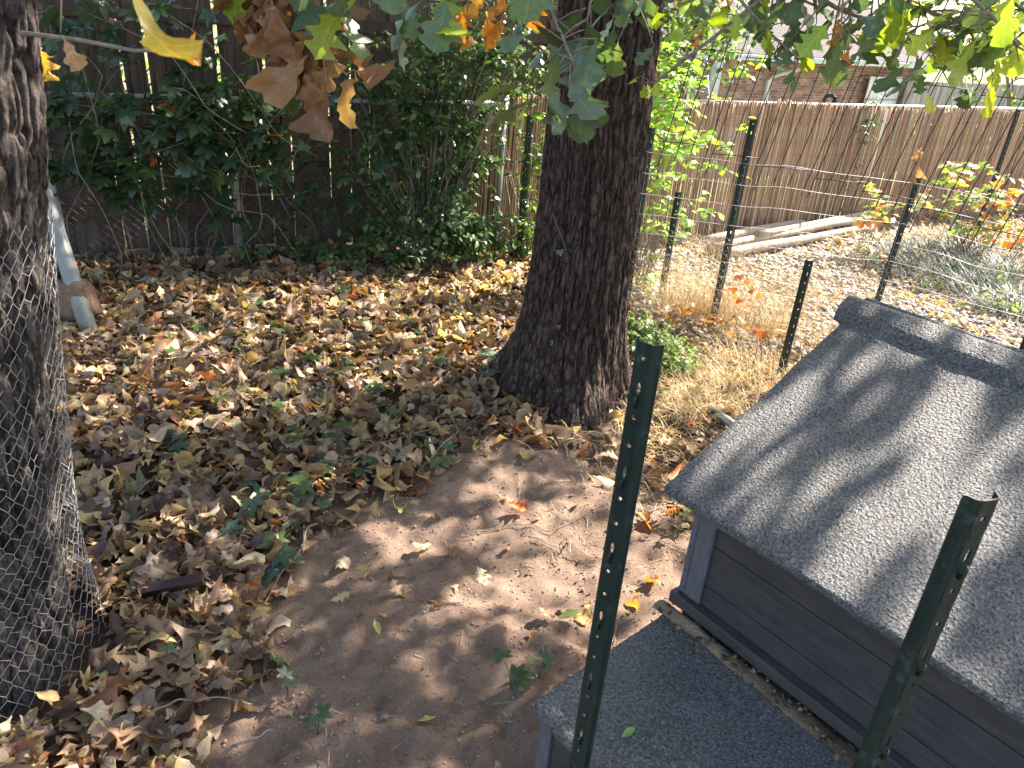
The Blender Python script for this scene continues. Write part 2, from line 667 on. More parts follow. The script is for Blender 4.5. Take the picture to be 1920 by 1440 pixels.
def palmate(r, nl=5, res=7):
    mb = MB()
    for k in range(nl):
        a = (k - (nl - 1) / 2) * R(52) + r.uniform(-.12, .12)
        L = (1 - .13 * abs(k - (nl - 1) / 2)) * r.uniform(.9, 1.05)
        V, F, U = leafshape(OVAL, res, 1, r, curl=-.5, bendv=-r.uniform(.2, 1.0), rollr=r.uniform(-1.5, 1.5) + .01, wrink=.015, jit=.1, fwd=0, wide=.82)
        # toothed margin
        V[:, 1] *= 1 + .12 * (np.arange(len(V)) // 3 % 2)
        V = V * L @ rotm(a, -.15, 0)[0].T
        mb.add(V, F, U)
    return np.concatenate(mb.V), np.concatenate(mb.F), np.concatenate(mb.U)


def inst(variants, vid, P, Rm, S, C):
    """merge many placed copies; returns an MB"""
    mb = MB()
    for v, (V, F, U) in enumerate(variants):
        k = np.where(vid == v)[0]
        if not len(k):
            continue
        W = np.einsum('kij,vj->kvi', Rm[k], V) * S[k][:, None, None] + P[k][:, None]
        n = len(V)
        FF = (F[None] + (np.arange(len(k)) * n)[:, None, None]).reshape(-1, F.shape[1])
        mb.add(W.reshape(-1, 3), FF, np.tile(U, (len(k), 1)), np.repeat(C[k], n, 0))
    return mb


CAMP = np.array([0, 0, CAMH])


def proj(P):
    q = P - CAMP
    z = q @ FW
    u, v = FPX * (q @ RT) / z, -FPX * (q @ UP) / z
    return 960 + u * cr - v * sr, 720 + u * sr + v * cr, z


def scatter(parent, hi, lo, P, Rm, S, C, n_ind, mo, ma, name='leaf', mass='foliage', labeler=None, idx_out=None):
    """the n_ind pieces that show largest become objects, the rest one stuff mesh"""
    n = len(P)
    px, py, z = proj(P)
    inside = (px > -30) & (px < 1950) & (py > -30) & (py < 1470) & (z > .1)
    score = np.where(inside, S / np.maximum(z, .1), 0)
    order = np.argsort(-score)
    ind = order[:n_ind]
    ind = ind[score[ind] > 0]
    rest = np.setdiff1d(np.arange(n), ind)
    mes = [MB().add(V, F, U).mesh(name, mo) for V, F, U in hi]
    vi = rng.integers(0, len(hi), n)
    out = []
    for k in ind:
        o = bpy.data.objects.new(name, mes[vi[k]])
        COL.objects.link(o)
        m4 = np.eye(4)
        m4[:3, :3] = Rm[k] * S[k]
        m4[:3, 3] = P[k]
        if parent:
            o.parent = parent
        o.matrix_local = Matrix(m4.tolist())
        o.color = (*C[k], 1)
        if labeler:
            labeler(o, k)
        out.append(o)
    if len(rest):
        vl = rng.integers(0, len(lo), n)
        mb = inst(lo, vl[rest], P[rest], Rm[rest], S[rest], C[rest])
        o = mb.build(mass, ma, parent)
        o['kind'] = 'stuff'
        return out, o
    return out, None


# ------------------------------------------------------------------ trunks
def trunk(name, centre, rad, z0, z1, nth, nz, m, parent, furrow=.012, fsc=26, seed=1, flare=None):
    th = np.linspace(0, 2 * math.pi, nth, endpoint=False)
    z = np.linspace(z0, z1, nz)
    T, Zz = np.meshgrid(th, z, indexing='xy')
    rr = rad(Zz, T)
    cx, cy = centre(Zz)
    # furrowed bark: ridged noise stretched along the grain, periodic round the trunk
    fx, fy = np.cos(T) * fsc * .28, np.sin(T) * fsc * .28
    wob = .5 * fbm(fx * .5, fy * .5, Zz * 3, 2, seed + 5)
    n1 = np.minimum(np.abs(fbm(fx + wob, fy + wob, Zz * 3.2, 2, seed)) * 3.2, 1) ** .7
    n2 = np.minimum(np.abs(fbm(fx * 2.3 + wob, fy * 2.3, Zz * 8, 2, seed + 2)) * 2.6, 1) ** .8
    crack = np.clip(vnoise(fx * .8, fy * .8, Zz * 26, seed + 7), 0, 1)
    d = furrow * (.75 * n1 + .35 * n2 - .3 * crack * n1 + .1 * vnoise(fx * 7, fy * 7, Zz * 50, seed))
    rr = rr + d
    V = np.stack([cx + rr * np.cos(T), cy + rr * np.sin(T), Zz], -1).reshape(-1, 3)
    i, j = np.meshgrid(np.arange(nz - 1), np.arange(nth), indexing='ij')
    F = np.stack([i * nth + j, i * nth + (j + 1) % nth, (i + 1) * nth + (j + 1) % nth, (i + 1) * nth + j], -1).reshape(-1, 4)
    tone = np.clip(.55 + .4 * n1 + .2 * n2, .5, 1.2)
    C = np.repeat(tone.reshape(-1, 1), 3, 1)
    return MB().add(V, F, None, C).build(name, m, parent)


oak = thing('oak_tree', 'large dark furrowed oak trunk rising from the leaf litter in the middle of the yard', 'tree', (0, 0, 0))


def oak_r(z, t):
    fl = np.exp(-np.clip(z, 0, 9) / .20)
    butt = .5 + .5 * np.cos(3 * t + 4.71) + .3 * np.cos(5 * t)
    return .222 - .008 * z + fl * (.115 + .10 * butt) + .035 * np.exp(-np.clip(z, 0, 9) / .7)


trunk('trunk', lambda z: (TREE[0] - .05 * np.exp(-z / .35) - z * .008, TREE[1] + 0 * z), oak_r, -.12, 4.4, 420, 620, M_bark_big, oak, .024, 30, 3)

near = thing('caged_tree', 'grey barked tree trunk wrapped in chicken wire along the left edge', 'tree', (0, 0, 0))


def near_c(z):
    return -1.565 + .175 * z, 1.62 + 0 * z


def near_r(z, t):
    return .232 - .012 * z + .075 * np.exp(-np.clip(z, 0, 9) / .22) * (.7 + .3 * np.cos(4 * t))


trunk('trunk', near_c, near_r, -.1, 4.2, 460, 760, M_bark_near, near, .032, 19, 11)

# ------------------------------------------------------------------ limbs, hanging sprays and crowns
limb_rng = np.random.default_rng(5)


def curve(p0, p1, n=8, sag=0.0, wob=.04, r=None):
    r = r or limb_rng
    t = np.linspace(0, 1, n)[:, None]
    P = np.asarray(p0) * (1 - t) + np.asarray(p1) * t
    L = np.linalg.norm(np.asarray(p1) - np.asarray(p0))
    P = P + wob * L * np.stack([np.interp(t[:, 0], np.linspace(0, 1, 5), np.concatenate([[0], r.normal(0, 1, 3), [0]])) for _ in range(3)], 1)
    P[:, 2] += sag * L * 4 * t[:, 0] * (1 - t[:, 0])
    return P


GREENS = np.array([(.060, .098, .050), (.075, .12, .055), (.05, .085, .048), (.095, .135, .045), (.075, .11, .068)])
BACKLIT_YELLOWS = np.array([(.24, .30, .03), (.30, .33, .035), (.18, .26, .03)])  # glow of backlit leaves put into the colour as bright yellow green
BROWNS = np.array([(.26, .135, .07), (.22, .12, .065), (.33, .18, .085), (.17, .09, .05), (.36, .21, .11)])
ORANGES = np.array([(.55, .22, .035), (.62, .25, .03), (.5, .26, .06)])

LIVE_HI = [live_var(18, 3, np.random.default_rng(100 + k)) for k in range(10)]
DEADH_HI = [leafshape([OAKK, OAK2, OAK3][k % 3], 18, 3, np.random.default_rng(200 + k), curl=1.2, bendv=-1.3 + .35 * (k % 4), rollr=(3 + .4 * k) * (1 if k % 2 else -1), wrink=.10, jit=.2) for k in range(6)]
LIVE_LO = [live_var(7, 1, np.random.default_rng(300 + k)) for k in range(5)]


def hang_rot(n, r, down=.9, yaw=None):
    """leaf axis pointing mostly downward, faces turned every way"""
    yaw = r.uniform(0, 2 * math.pi, n) if yaw is None else yaw
    return rotm(yaw, r.normal(down, .35, n), r.normal(0, .55, n))


def spray(tree, pts, leaves, r, kinds, size, spread=.06, rad=(.006, .002), down=.9, name='branch'):
    """a twig through the given points with leaves along it; each leaf is a sub-part"""
    P = np.asarray(pts, float)
    leaves = int(leaves * ((2.1 if pts[-1][0] > .9 else 1.7) if tree is oak else 1.0))
    tt_ = np.linspace(0, 1, len(P))
    fine = np.linspace(0, 1, 5 * len(P))
    Q = np.stack([np.interp(fine, tt_, P[:, a]) for a in range(3)], 1)
    Q += .004 * np.stack([fbm(fine * 9, a * 7.0, 0, 2, int(r.integers(9999))) for a in range(3)], 1)
    mb = MB()
    mb.add(*tube(Q, np.linspace(rad[0], rad[1], len(Q)), 6))
    f = r.uniform(.12, 1, leaves)
    base = np.stack([np.interp(f, fine, Q[:, a]) for a in range(3)], 1)
    off = np.clip(r.normal(0, spread, (leaves, 3)), -1.3 * spread, 1.3 * spread)
    off[:, 2] -= abs(off[:, 2]) * .5
    tip = base + off
    for a, b_ in zip(base, tip):
        mb.add(*tube(np.array([a, (a + b_) / 2 + (0, 0, .004), b_]), [rad[1] * .8, rad[1] * .7, .0012], 4))
    br = mb.build(name, M_twig, tree)
    Rm = hang_rot(leaves, r, down)
    for q in range(leaves):
        pal, mes_, m_ = kinds[int(r.integers(len(kinds)))]
        o = bpy.data.objects.new('leaf', mes_[int(r.integers(len(mes_)))])
        COL.objects.link(o)
        o.parent = br
        s_ = size * r.uniform(.65, 1.15)
        m4 = np.eye(4)
        m4[:3, :3] = Rm[q] * s_
        m4[:3, 3] = tip[q]
        o.matrix_local = Matrix(m4.tolist())
        c = pal[int(r.integers(len(pal)))] * r.uniform(.85, 1.15)
        o.color = (*c, 1)
    return br


ME_live = [MB().add(*v).mesh('leaf', M_green_o) for v in LIVE_HI]
ME_dry = [MB().add(*v).mesh('leaf', M_dead_o) for v in DEADH_HI]
KG, KY, KB, KO = (GREENS, ME_live, M_green_o), (BACKLIT_YELLOWS, ME_live, M_green_o), (BROWNS, ME_dry, M_dead_o), (ORANGES, ME_dry, M_dead_o)
sr_ = np.random.default_rng(43)
# limbs of the middle oak reach over the yard just above the picture
hub = np.array([.40, 3.86, 3.1])
limbs = [((-.25, 1.9, 2.55), .05), ((.15, 1.8, 2.45), .05), ((1.1, 2.0, 2.5), .05), ((2.2, 2.6, 2.55), .055), ((3.4, 4.6, 4.4), .07), ((-1.8, 5.2, 4.6), .07), ((.6, 6.6, 4.8), .07), ((2.6, 6.0, 4.6), .07), ((-2.2, 2.8, 4.0), .06)]
for e, r0 in limbs:
    C_ = curve(hub + (0, 0, sr_.uniform(-.3, .5)), e, 12, .08, .04)
    MB().add(*tube(C_, np.linspace(r0, .014, 12), 8)).build('limb', M_bark_big, oak)


def px_spray(tree, pix, depth, leaves, kinds, size, start=None, **k):
    right = pix[0][0] > 1200
    pts = [at(x, y - (46 if right else 0), d) for (x, y), d in zip(pix, depth)]
    size = size * (.76 if right else .88 if tree is oak else 1)
    if start is not None:
        pts = [np.array(start, float)] + pts
    return spray(tree, pts, leaves, sr_, kinds, size, **k)


GG = [KG] * 9 + [KY]
# green sprays, top centre-left
px_spray(oak, [(590, -150), (620, -100), (660, -50)], [1.55, 1.5, 1.5], 9, GG, .12, (-.25, 1.9, 2.55))
px_spray(oak, [(760, -160), (740, -100), (755, -30)], [1.6, 1.55, 1.55], 11, GG, .115, (-.25, 1.9, 2.55))
px_spray(oak, [(830, -150), (810, -110), (790, -60)], [1.7, 1.65, 1.6], 7, GG, .115, (-.25, 1.9, 2.55))
# dry brown sprays
px_spray(near, [(490, -80), (530, 0), (590, 75), (650, 140)], [1.7, 1.65, 1.62, 1.6], 34, [KB], .115, (-1.05, 1.62, 2.5), spread=.035, down=1.0)
px_spray(near, [(470, -90), (490, -30), (515, 20)], [1.7, 1.65, 1.62], 14, [KB] * 6 + [KY], .11, (-1.05, 1.62, 2.5), spread=.04)
px_spray(near, [(550, -70), (575, 20), (600, 90)], [1.75, 1.7, 1.7], 14, [KB], .10, (-1.05, 1.62, 2.5), spread=.03, down=1.1)
px_spray(oak, [(870, -60), (890, 0)], [1.9, 1.9], 5, [KO], .09, (.15, 1.8, 2.45), spread=.03, down=1.2)
# middle sprays in front of the big trunk
px_spray(oak, [(1040, -80), (1030, 20), (1060, 80), (1080, 130)], [1.75, 1.72, 1.7, 1.7], 14, [KG], .125, (.15, 1.8, 2.45), spread=.055)
px_spray(oak, [(1150, -80), (1110, -10), (1100, 60)], [1.8, 1.78, 1.75], 10, [KG], .125, (.15, 1.8, 2.45), spread=.06)
px_spray(oak, [(1240, -60), (1200, 20), (1190, 60)], [1.9, 1.85, 1.85], 7, [KG], .11, (1.1, 2.0, 2.5), spread=.05)
px_spray(oak, [(1000, -60), (990, 10)], [1.8, 1.8], 6, [KG, KG, KO], .11, (.15, 1.8, 2.45))
px_spray(oak, [(1330, -30), (1400, 60), (1470, 130), (1500, 160)], [2.0, 2.0, 2.0, 2.0], 7, [KG, KG, KY], .075, (1.1, 2.0, 2.5), spread=.02)
# right-hand boughs
px_spray(oak, [(1240, -60), (1350, -20), (1450, 20), (1530, 60)], [2.1, 2.1, 2.1, 2.1], 20, [KG] * 4 + [KY], .115, (1.1, 2.0, 2.5), spread=.06, rad=(.008, .003))
px_spray(oak, [(1420, -40), (1560, 10), (1700, 50), (1800, 85), (1860, 110)], [2.0, 2.0, 2.0, 2.0, 2.0], 24, [KG] * 4 + [KY], .12, (2.2, 2.6, 2.55), spread=.06, rad=(.009, .003))
px_spray(oak, [(1500, 30), (1600, 75), (1700, 110), (1850, 150)], [2.15, 2.15, 2.15, 2.15], 18, [KG] * 5 + [KY], .11, (2.2, 2.6, 2.55), spread=.055, rad=(.007, .003))
px_spray(oak, [(1640, -60), (1760, -10), (1890, 40), (1960, 100)], [1.9, 1.9, 1.9, 1.9], 20, [KG] * 2 + [KY], .125, (2.2, 2.6, 2.55), spread=.06, rad=(.008, .003))
px_spray(oak, [(1800, 20), (1870, 90), (1930, 150)], [1.8, 1.8, 1.8], 12, [KG, KY], .12, (2.2, 2.6, 2.55), spread=.05)
px_spray(oak, [(1560, -20), (1600, 60), (1580, 90)], [2.05, 2.0, 2.0], 3, [KO], .10, (2.2, 2.6, 2.55), spread=.02)
px_spray(oak, [(1300, -40), (1330, 10)], [2.3, 2.3], 8, [KG, KY, KO], .09, (1.1, 2.0, 2.5), spread=.06)
px_spray(oak, [(1480, -70), (1640, -30), (1800, -20)], [2.3, 2.3, 2.2], 16, [KG, KG, KY], .11, (2.2, 2.6, 2.55), spread=.06)
px_spray(oak, [(1230, 200), (1215, 205)], [2.0, 2.0], 3, [KY], .07, (1.1, 2.0, 2.5), spread=.02)
# twig at the upper left with one small tan leaf, and the out-of-focus leaf close to the lens
tw = MB()
tw.add(*tube([at(40, 62, 1.45), at(150, 75, 1.42), at(250, 95, 1.4), at(320, 95, 1.38), at(345, 80, 1.38)], [.0045, .004, .0035, .003, .0015], 6))
tw.add(*tube([at(115, -40, 1.45), at(114, 60, 1.44)], .0015, 5))
tw = tw.build('branch', M_twig, near)


def one_leaf(par, me, p, rot, s, c, name='leaf', **k):
    o = link(name, me, par, **k)
    m4 = np.eye(4)
    m4[:3, :3] = rot * s
    m4[:3, 3] = p
    o.matrix_local = Matrix(m4.tolist())
    o.color = (*c, 1)
    return o


one_leaf(tw, ME_dry[0], at(118, 68, 1.42), rotm(-.6, 1.0, .6)[0], .062, (.55, .33, .20))
_nl = MB().add(*leafshape(OAK2, 18, 3, np.random.default_rng(1), curl=.5, bendv=1.75, rollr=1.5, wrink=.02, wide=.55)).mesh('leaf', M_green_o)
one_leaf(near, _nl, at(245, -45, .62), np.array([(0, 0, 1.), (.35, .94, 0), (-.94, .35, 0)]).T @ np.eye(3) if 0 else np.column_stack([(.05, .05, -1.), (.55, .83, .07), (.83, -.55, .01)]), .088, (.20, .15, .015), label='half yellow green leaf hanging close by, top left')
one_leaf(near, ME_dry[3], at(300, 92, .62), rotm(.2, .2, .6)[0], .03, (.5, .24, .04))
px_spray(near, [(40, 60), (60, 110), (68, 150)], [1.75, 1.75, 1.75], 5, [(np.array([(.5, .32, .08), (.45, .28, .08)]), ME_dry, M_dead_o)], .085, (-1.2, 1.7, 2.2), spread=.02)


def crown(tree, c, rad, n, r, clump=60, zmin=2.6, size=.12, zone=None, name='crown'):
    cl = r.normal(0, 1, (clump, 3))
    cl = cl / np.linalg.norm(cl, axis=1)[:, None] * (r.uniform(.15, 1, (clump, 1)) ** .45)
    cl = cl * rad + c
    k = r.integers(0, clump, n)
    P = cl[k] + r.normal(0, .30, (n, 3)) * (1, 1, .6)
    P = P[P[:, 2] > zmin]
    r2 = np.random.default_rng(5)
    if zone is not None:
        P = P[zone(P)]
    n = len(P)
    Rm = rotm(r.uniform(0, 6.28, n), r.normal(.4, .5, n), r.normal(0, .6, n))
    pal = np.concatenate([GREENS, BACKLIT_YELLOWS, ORANGES[:1]])
    C = pal[r.integers(0, len(pal), n)]
    mb = inst(LIVE_LO, r.integers(0, len(LIVE_LO), n), P, Rm, size * r.uniform(.7, 1.2, n), C)
    o = mb.build(name, M_green_a, tree)
    o['kind'] = 'stuff'
    return o




def sun_patch_holes(P):
    """holes cut in the unseen crown so sun patches land on the soil and dog house roof"""
    k = 1 / math.tan(R(SUN_EL))
    ox, oy = k * math.sin(R(SUN_AZ)), k * math.cos(R(SUN_AZ))
    gx_, gy_ = P[:, 0] - P[:, 2] * ox, P[:, 1] - P[:, 2] * oy
    rr = np.random.default_rng(3).random(len(P))
    keep = ~((((gx_ - .28) / .42) ** 2 + ((gy_ - 2.45) / .38) ** 2 < 1) & (rr < .8))
    keep &= ~((np.hypot(gx_ + .42, (gy_ - 2.38) * 1.3) < .20) & (rr < .9))
    keep &= ~((np.hypot(gx_ + .02, gy_ - 2.0) < .15) & (rr < .85))
    keep &= ~((np.hypot(gx_ + .1, (gy_ - 2.75) * 1.4) < .17) & (rr < .85))
    keep &= ~((np.hypot(gx_ + .9, gy_ - 3.6) < .25) & (rr < .7))
    keep &= ~((np.hypot(gx_ + 1.4, gy_ - 3.0) < .25) & (rr < .7))
    keep &= ~((np.hypot(gx_ + 1.1, (gy_ - 2.75) * .7) < .22) & (rr < .6))
    keep &= ~((np.hypot(gx_ - .6, gy_ - 3.35) < .22) & (rr < .8))
    z1 = P[:, 2] - .95
    rx, ry = P[:, 0] - z1 * ox, P[:, 1] - z1 * oy
    for a, b_, w_ in (((.95, 1.62), (.70, 1.30), .055), ((.98, 1.90), (.90, 1.70), .04), ((.62, 1.92), (.50, 1.80), .035), ((.78, 1.95), (.66, 1.78), .035), ((1.05, 1.45), (.90, 1.15), .06), ((1.25, 1.85), (1.15, 1.6), .04), ((.85, 1.2), (.80, 1.05), .05)):
        a, b_ = np.array(a), np.array(b_)
        e = b_ - a
        t_ = np.clip(((rx - a[0]) * e[0] + (ry - a[1]) * e[1]) / (e @ e), 0, 1)
        keep &= ~((np.hypot(rx - a[0] - t_ * e[0], ry - a[1] - t_ * e[1]) < w_ * 1.15) & (rr < .85))
    return keep


crown(oak, np.array([1.6, 4.0, 5.1]), np.array([4.2, 3.5, 2.3]), 25000, np.random.default_rng(77), 170, zone=sun_patch_holes)
shade_tree = thing('tree', 'tall tree added beyond the wooden fence, its unseen crown shading the back', 'tree', (-1.9, 8.8, 0))  # added tree, crown out of view, to darken the back litter and fence
MB().add(*tube(curve((0, 0, -1.2), (.1, .1, 3.6), 10, 0, .02), np.linspace(.16, .1, 10), 12)).build('trunk', M_bark_near, shade_tree)
for e in ((-1.2, -.8, 4.6), (1.6, -.3, 4.9), (.2, -1.9, 4.4), (2.6, .6, 4.6)):
    MB().add(*tube(curve((.1, .1, 3.4), e, 8, .05, .03), np.linspace(.08, .02, 8), 8)).build('limb', M_bark_near, shade_tree)
_c = crown(shade_tree, np.array([-.6, 8.2, 4.9]), np.array([3.0, 1.9, 1.5]), 11000, np.random.default_rng(79), 110, 2.9)
_c.location = (1.9, -8.8, 0)
crown(near, np.array([-1.6, 2.2, 5.2]), np.array([2.4, 2.4, 1.8]), 2500, np.random.default_rng(78), 40, 3.0)

# ------------------------------------------------------------------ chicken-wire cage round the near trunk
def hexgrid(nu, nv, du, dv, r, jit=.12):
    """edges of a hexagonal twist mesh in (u, v); hexes are wide across u, twists run vertically"""
    E_, nodes = [], {}

    def nd_(a, b):
        if (a, b) not in nodes:
            nodes[(a, b)] = (a * du * .5 + r.normal(0, jit) * du * .5, b * dv / 6 + r.normal(0, jit) * dv * .3)
        return nodes[(a, b)]
    for v in range(nv):
        for u in range(nu):
            o = 2 * u + (v % 2)
            y = v * 3
            # a vertical twist then two slanting wires
            E_.append((nd_(o, y), nd_(o, y + 1)))
            E_.append((nd_(o, y + 1), nd_(o + 1, y + 3)))
            E_.append((nd_(o, y + 1), nd_(o - 1, y + 3)))
    return np.array(E_)


def cage():
    r = np.random.default_rng(9)
    du, dv = .052, .062
    E_ = hexgrid(46, 42, du, dv, r)
    tot = 46 * du
    hmax = 42 * dv / 2

    def mp(uv):
        u, v = uv[:, 0], uv[:, 1]
        th = u / tot * 2 * math.pi + 1.2
        z = v / hmax * 1.36 + .0
        cx, cy = near_c(z)
        rad = near_r(z, 0 * z) + .026 + .03 * np.exp(-z / .5) + .010 * vnoise(np.cos(th) * 3, np.sin(th) * 3, z * 4, 3)
        rad = rad + (.055 * np.exp(-(((th % 6.283) - .8) / .45) ** 2)) * (1 - z * .5)
        return np.stack([cx + rad * np.cos(th), cy + rad * np.sin(th), z + .02], 1)
    A, B = mp(E_[:, 0]), mp(E_[:, 1])
    mb = MB().add(*wires(A, B, .0009, 4))
    # loose rows folded outside at the right edge
    for q in range(5):
        z = np.linspace(.0, 1.3, 60)
        cx, cy = near_c(z)
        th = .55 + q * .13 + .04 * np.sin(z * 21 + q)
        rad = near_r(z, 0 * z) + .075 + .016 * np.sin(z * 55 + q * 2) - .05 * z + .02 * np.exp(-z / .5)
        mb.add(*polyw(np.stack([cx + rad * np.cos(th), cy + rad * np.sin(th), z + .02], 1), .0011, 4))
    t = thing('chicken_wire_cage', 'hexagonal chicken wire wrapped round the grey trunk at the left edge', 'wire mesh')
    mb.build('wire_mesh', M_galv, t)


cage()

# ------------------------------------------------------------------ wooden fence
def woodmat(name, c0, c1, c2, rough=.85, ov=.3):
    m, n, b = newmat(name)
    v = coords(n, 'Object', (1, 1, .06))
    f = noise(n, v, 60, 8, .65)
    f2 = noise(n, coords(n, 'Object', (1, 1, .5)), 6, 4)
    col = ramp(n, f, [(.3, c0), (.52, c1), (.72, c2)])
    col = mulc(n, col, ramp(n, f2, [(.3, (.7, .7, .72)), (.7, (1.15, 1.1, 1.05))]))
    oi = n.nodes.new('ShaderNodeObjectInfo')
    col = mulc(n, col, ramp(n, oi.outputs['Random'], [(0, (1 - ov,) * 3), (.5, (1, .95, .88)), (1, (1 + ov, 1 + ov * .95, 1 + ov * .9))]))
    n.links.new(col, b.inputs['Base Color'])
    b.inputs['Roughness'].default_value = rough
    b.inputs['Specular IOR Level'].default_value = .25
    bump(n, b, f, .003)
    return m


M_picket = woodmat('weathered_cedar', (.060, .047, .038), (.12, .096, .080), (.18, .145, .122))
M_cane = woodmat('reed_cane', (.27, .18, .12), (.42, .30, .21), (.54, .42, .32), .6, .42)
FROT = math.atan2(FU[1], FU[0])


def fence_thing(name, label, cat, u, s):
    p = fpt(u, s)
    return thing(name, label, cat, (p[0], p[1], 0), FROT)


wf = fence_thing('wooden_fence', 'tall weathered wooden picket fence in deep shade behind the chain link', 'fence', 0, .34)
r_ = np.random.default_rng(12)
pk_me = []
for q in range(5):
    wd = .138 + .004 * q
    me = boxobj('tmp', M_picket, None, (-wd / 2, wd / 2, -.009, .009, 0, 1.84), .003, 1)
    pk_me.append(me.data)
    bpy.data.objects.remove(me)
u = -5.6
while u < .9:
    pz = G(*fpt(u, .34)[:2])
    o = link('picket', pk_me[int(r_.integers(5))], wf, loc=(u, r_.normal(0, .003), float(pz) + r_.uniform(-.01, .03)), rot=(r_.normal(0, .006), r_.normal(0, .008), 0))
    u += .1475 + r_.uniform(-.003, .008)
for z_ in (.32, .93, 1.60):
    boxobj('rail', M_picket, wf, (-5.7, 1.0, -.052, -.013, z_, z_ + .09), .004, 1)
for u_ in (-4.6, -2.2, .2):
    boxobj('fence_post', M_picket, wf, (u_ - .045, u_ + .045, .012, .10, -.1, 1.86), .004, 1)

# chain link with its pipes
cf = fence_thing('chain_link_fence', 'low grey chain link fence with pipe rail overgrown by creeper', 'fence', 0, 0)
for u_, lab in ((-3.02, None), (-1.92, None), (.12, None)):
    P = [(0, 0, -.1), (0, 0, 1.2)]
    MB().add(*tube(np.array(P) + (u_, -.02, 0), .026, 14)).build('pipe_post', M_galvpipe, cf)
    MB().add(*tube([(u_, -.02, 1.2), (u_, -.02, 1.215), (u_, -.02, 1.235), (u_, -.02, 1.25)], [.033, .033, .026, .008], 14)).build('post_cap', M_galvpipe, cf)
MB().add(*tube([(-5.6, -.02, 1.17), (-3, -.02, 1.175), (-1.9, -.02, 1.17), (.15, -.02, 1.175)], .019, 12)).build('top_rail', M_galvpipe, cf)
A, B = [], []
cell = .058
H_ = 1.16
nn = int(H_ / cell)
for k in range(-nn - 2, int(5.8 / cell)):
    for sg in (1, -1):
        zs = np.linspace(0, H_, nn * 2 + 1)
        us = -5.6 + k * cell + (zs if sg > 0 else H_ - zs)
        ys = .003 * sg * np.cos(np.arange(len(zs)) * math.pi)
        P = np.stack([us, ys, zs], 1)
        P = P[(us > -5.6) & (us < .15)]
        if len(P) > 1:
            A.append(P[:-1])
            B.append(P[1:])
MB().add(*wires(np.concatenate(A), np.concatenate(B), .0015, 3)).build('wire_mesh', M_oldwire, cf)

# ------------------------------------------------------------------ reed fence
rf = fence_thing('reed_fence', 'brown reed cane screen fence behind the pebbled bed', 'fence', 0, 0)


def cane_mesh(k):
    r = np.random.default_rng(900 + k)
    L = 1.22
    zz, rr = [0], [.0105]
    z_ = r.uniform(.05, .2)
    while z_ < L - .03:
        zz += [z_ - .006, z_, z_ + .006]
        rr += [.0105, .0125, .0105]
        z_ += r.uniform(.16, .26)
    zz.append(L)
    rr.append(.010)
    zz, rr = np.array(zz), np.array(rr) * r.uniform(.85, 1.1)
    P = np.stack([.004 * np.sin(zz * 3 + k), .003 * np.cos(zz * 2.2 + k * 2), zz], 1)
    return MB().add(*tube(P, rr, 7))


cm = [cane_mesh(k).mesh('cane', M_cane) for k in range(8)]
us = []
u = -.12
while u < 8.6:
    us.append(u)
    u += .0232 + (r_.uniform(0, .004) if r_.random() < .12 else 0)
us = np.array(us)
mid = []
for k, u in enumerate(us):
    P = fpt(u, 0)
    px_, py_, _ = proj(np.array([P[0], P[1], .6]))
    hidden = 1010 < px_ < 1180
    mid.append((hidden or px_ > 1960, k))
vis = [k for h, k in mid if not h]
if len(vis) > 298:
    step = len(vis) / 298
    keep = set(vis[int(q * step)] for q in range(298))
else:
    keep = set(vis)
rest = MB()
for k, u in enumerate(us):
    top = .035 * vnoise(u * .8, 3.3) + .012 * vnoise(u * 9, 1.2) + r_.uniform(-.012, .012)
    lz = float(G(*fpt(u, 0)[:2])) - .02
    y_ = .03 * vnoise(u * .9, 7.7) + r_.uniform(-.004, .004)
    tilt = .014 * vnoise(u * .7, 9.1) + r_.normal(0, .002)
    if k in keep:
        link('cane', cm[k % 8], rf, loc=(u, y_, lz), rot=(0, tilt, r_.uniform(0, 6)), scale=(1, 1, (1.24 + top) / 1.22))
    else:
        z = np.linspace(0, 1.24 + top, 6)
        rest.add(*tube(np.stack([u + tilt * z, y_ + 0 * z, lz + z], 1), .0105, 6))
if rest.n:
    rest.build('canes', M_cane, rf, kind='stuff')
for z_ in (.28, .72, 1.1):
    uu = np.linspace(-.1, 8.6, 700)
    MB().add(*polyw(np.stack([uu, -.016 + .03 * vnoise(uu * .9, 7.7) + .004 * np.sin(uu * 60), z_ + .012 * vnoise(uu * 2, z_)], 1), .0012)).build('binding_wire', M_galv, rf)
# pale pipe of the fence behind, seen along the top
MB().add(*tube([(1.1, .04, 1.215), (3.5, .05, 1.21), (6, .05, 1.215), (8.6, .05, 1.22)], .02, 10)).build('top_rail', M_galvpipe, rf)

# ------------------------------------------------------------------ perforated U posts
def upost_mat():
    m, n, b = newmat('green_enamel')
    v = coords(n, 'Object')
    f = noise(n, v, 35, 8, .7)
    f2 = noise(n, coords(n, 'Object', (1, 1, .12)), 90, 6, .7)
    col = ramp(n, f2, [(.35, (.003, .018, .016)), (.6, (.005, .028, .024)), (.78, (.02, .05, .043))])
    x = nd(n, 'ShaderNodeMix', data_type='RGBA')
    n.links.new(ramp(n, f, [(.58, (0, 0, 0)), (.72, (.6, .6, .6))]), x.inputs[0])
    n.links.new(col, x.inputs[6])
    x.inputs[7].default_value = (.10, .12, .10, 1)
    n.links.new(x.outputs[2], b.inputs['Base Color'])
    b.inputs['Roughness'].default_value = .34
    n.links.new(ramp(n, f, [(.3, (.28,) * 3), (.8, (.6,) * 3)]), b.inputs['Roughness'])
    bump(n, b, f, .0006)
    return m


M_post = upost_mat()


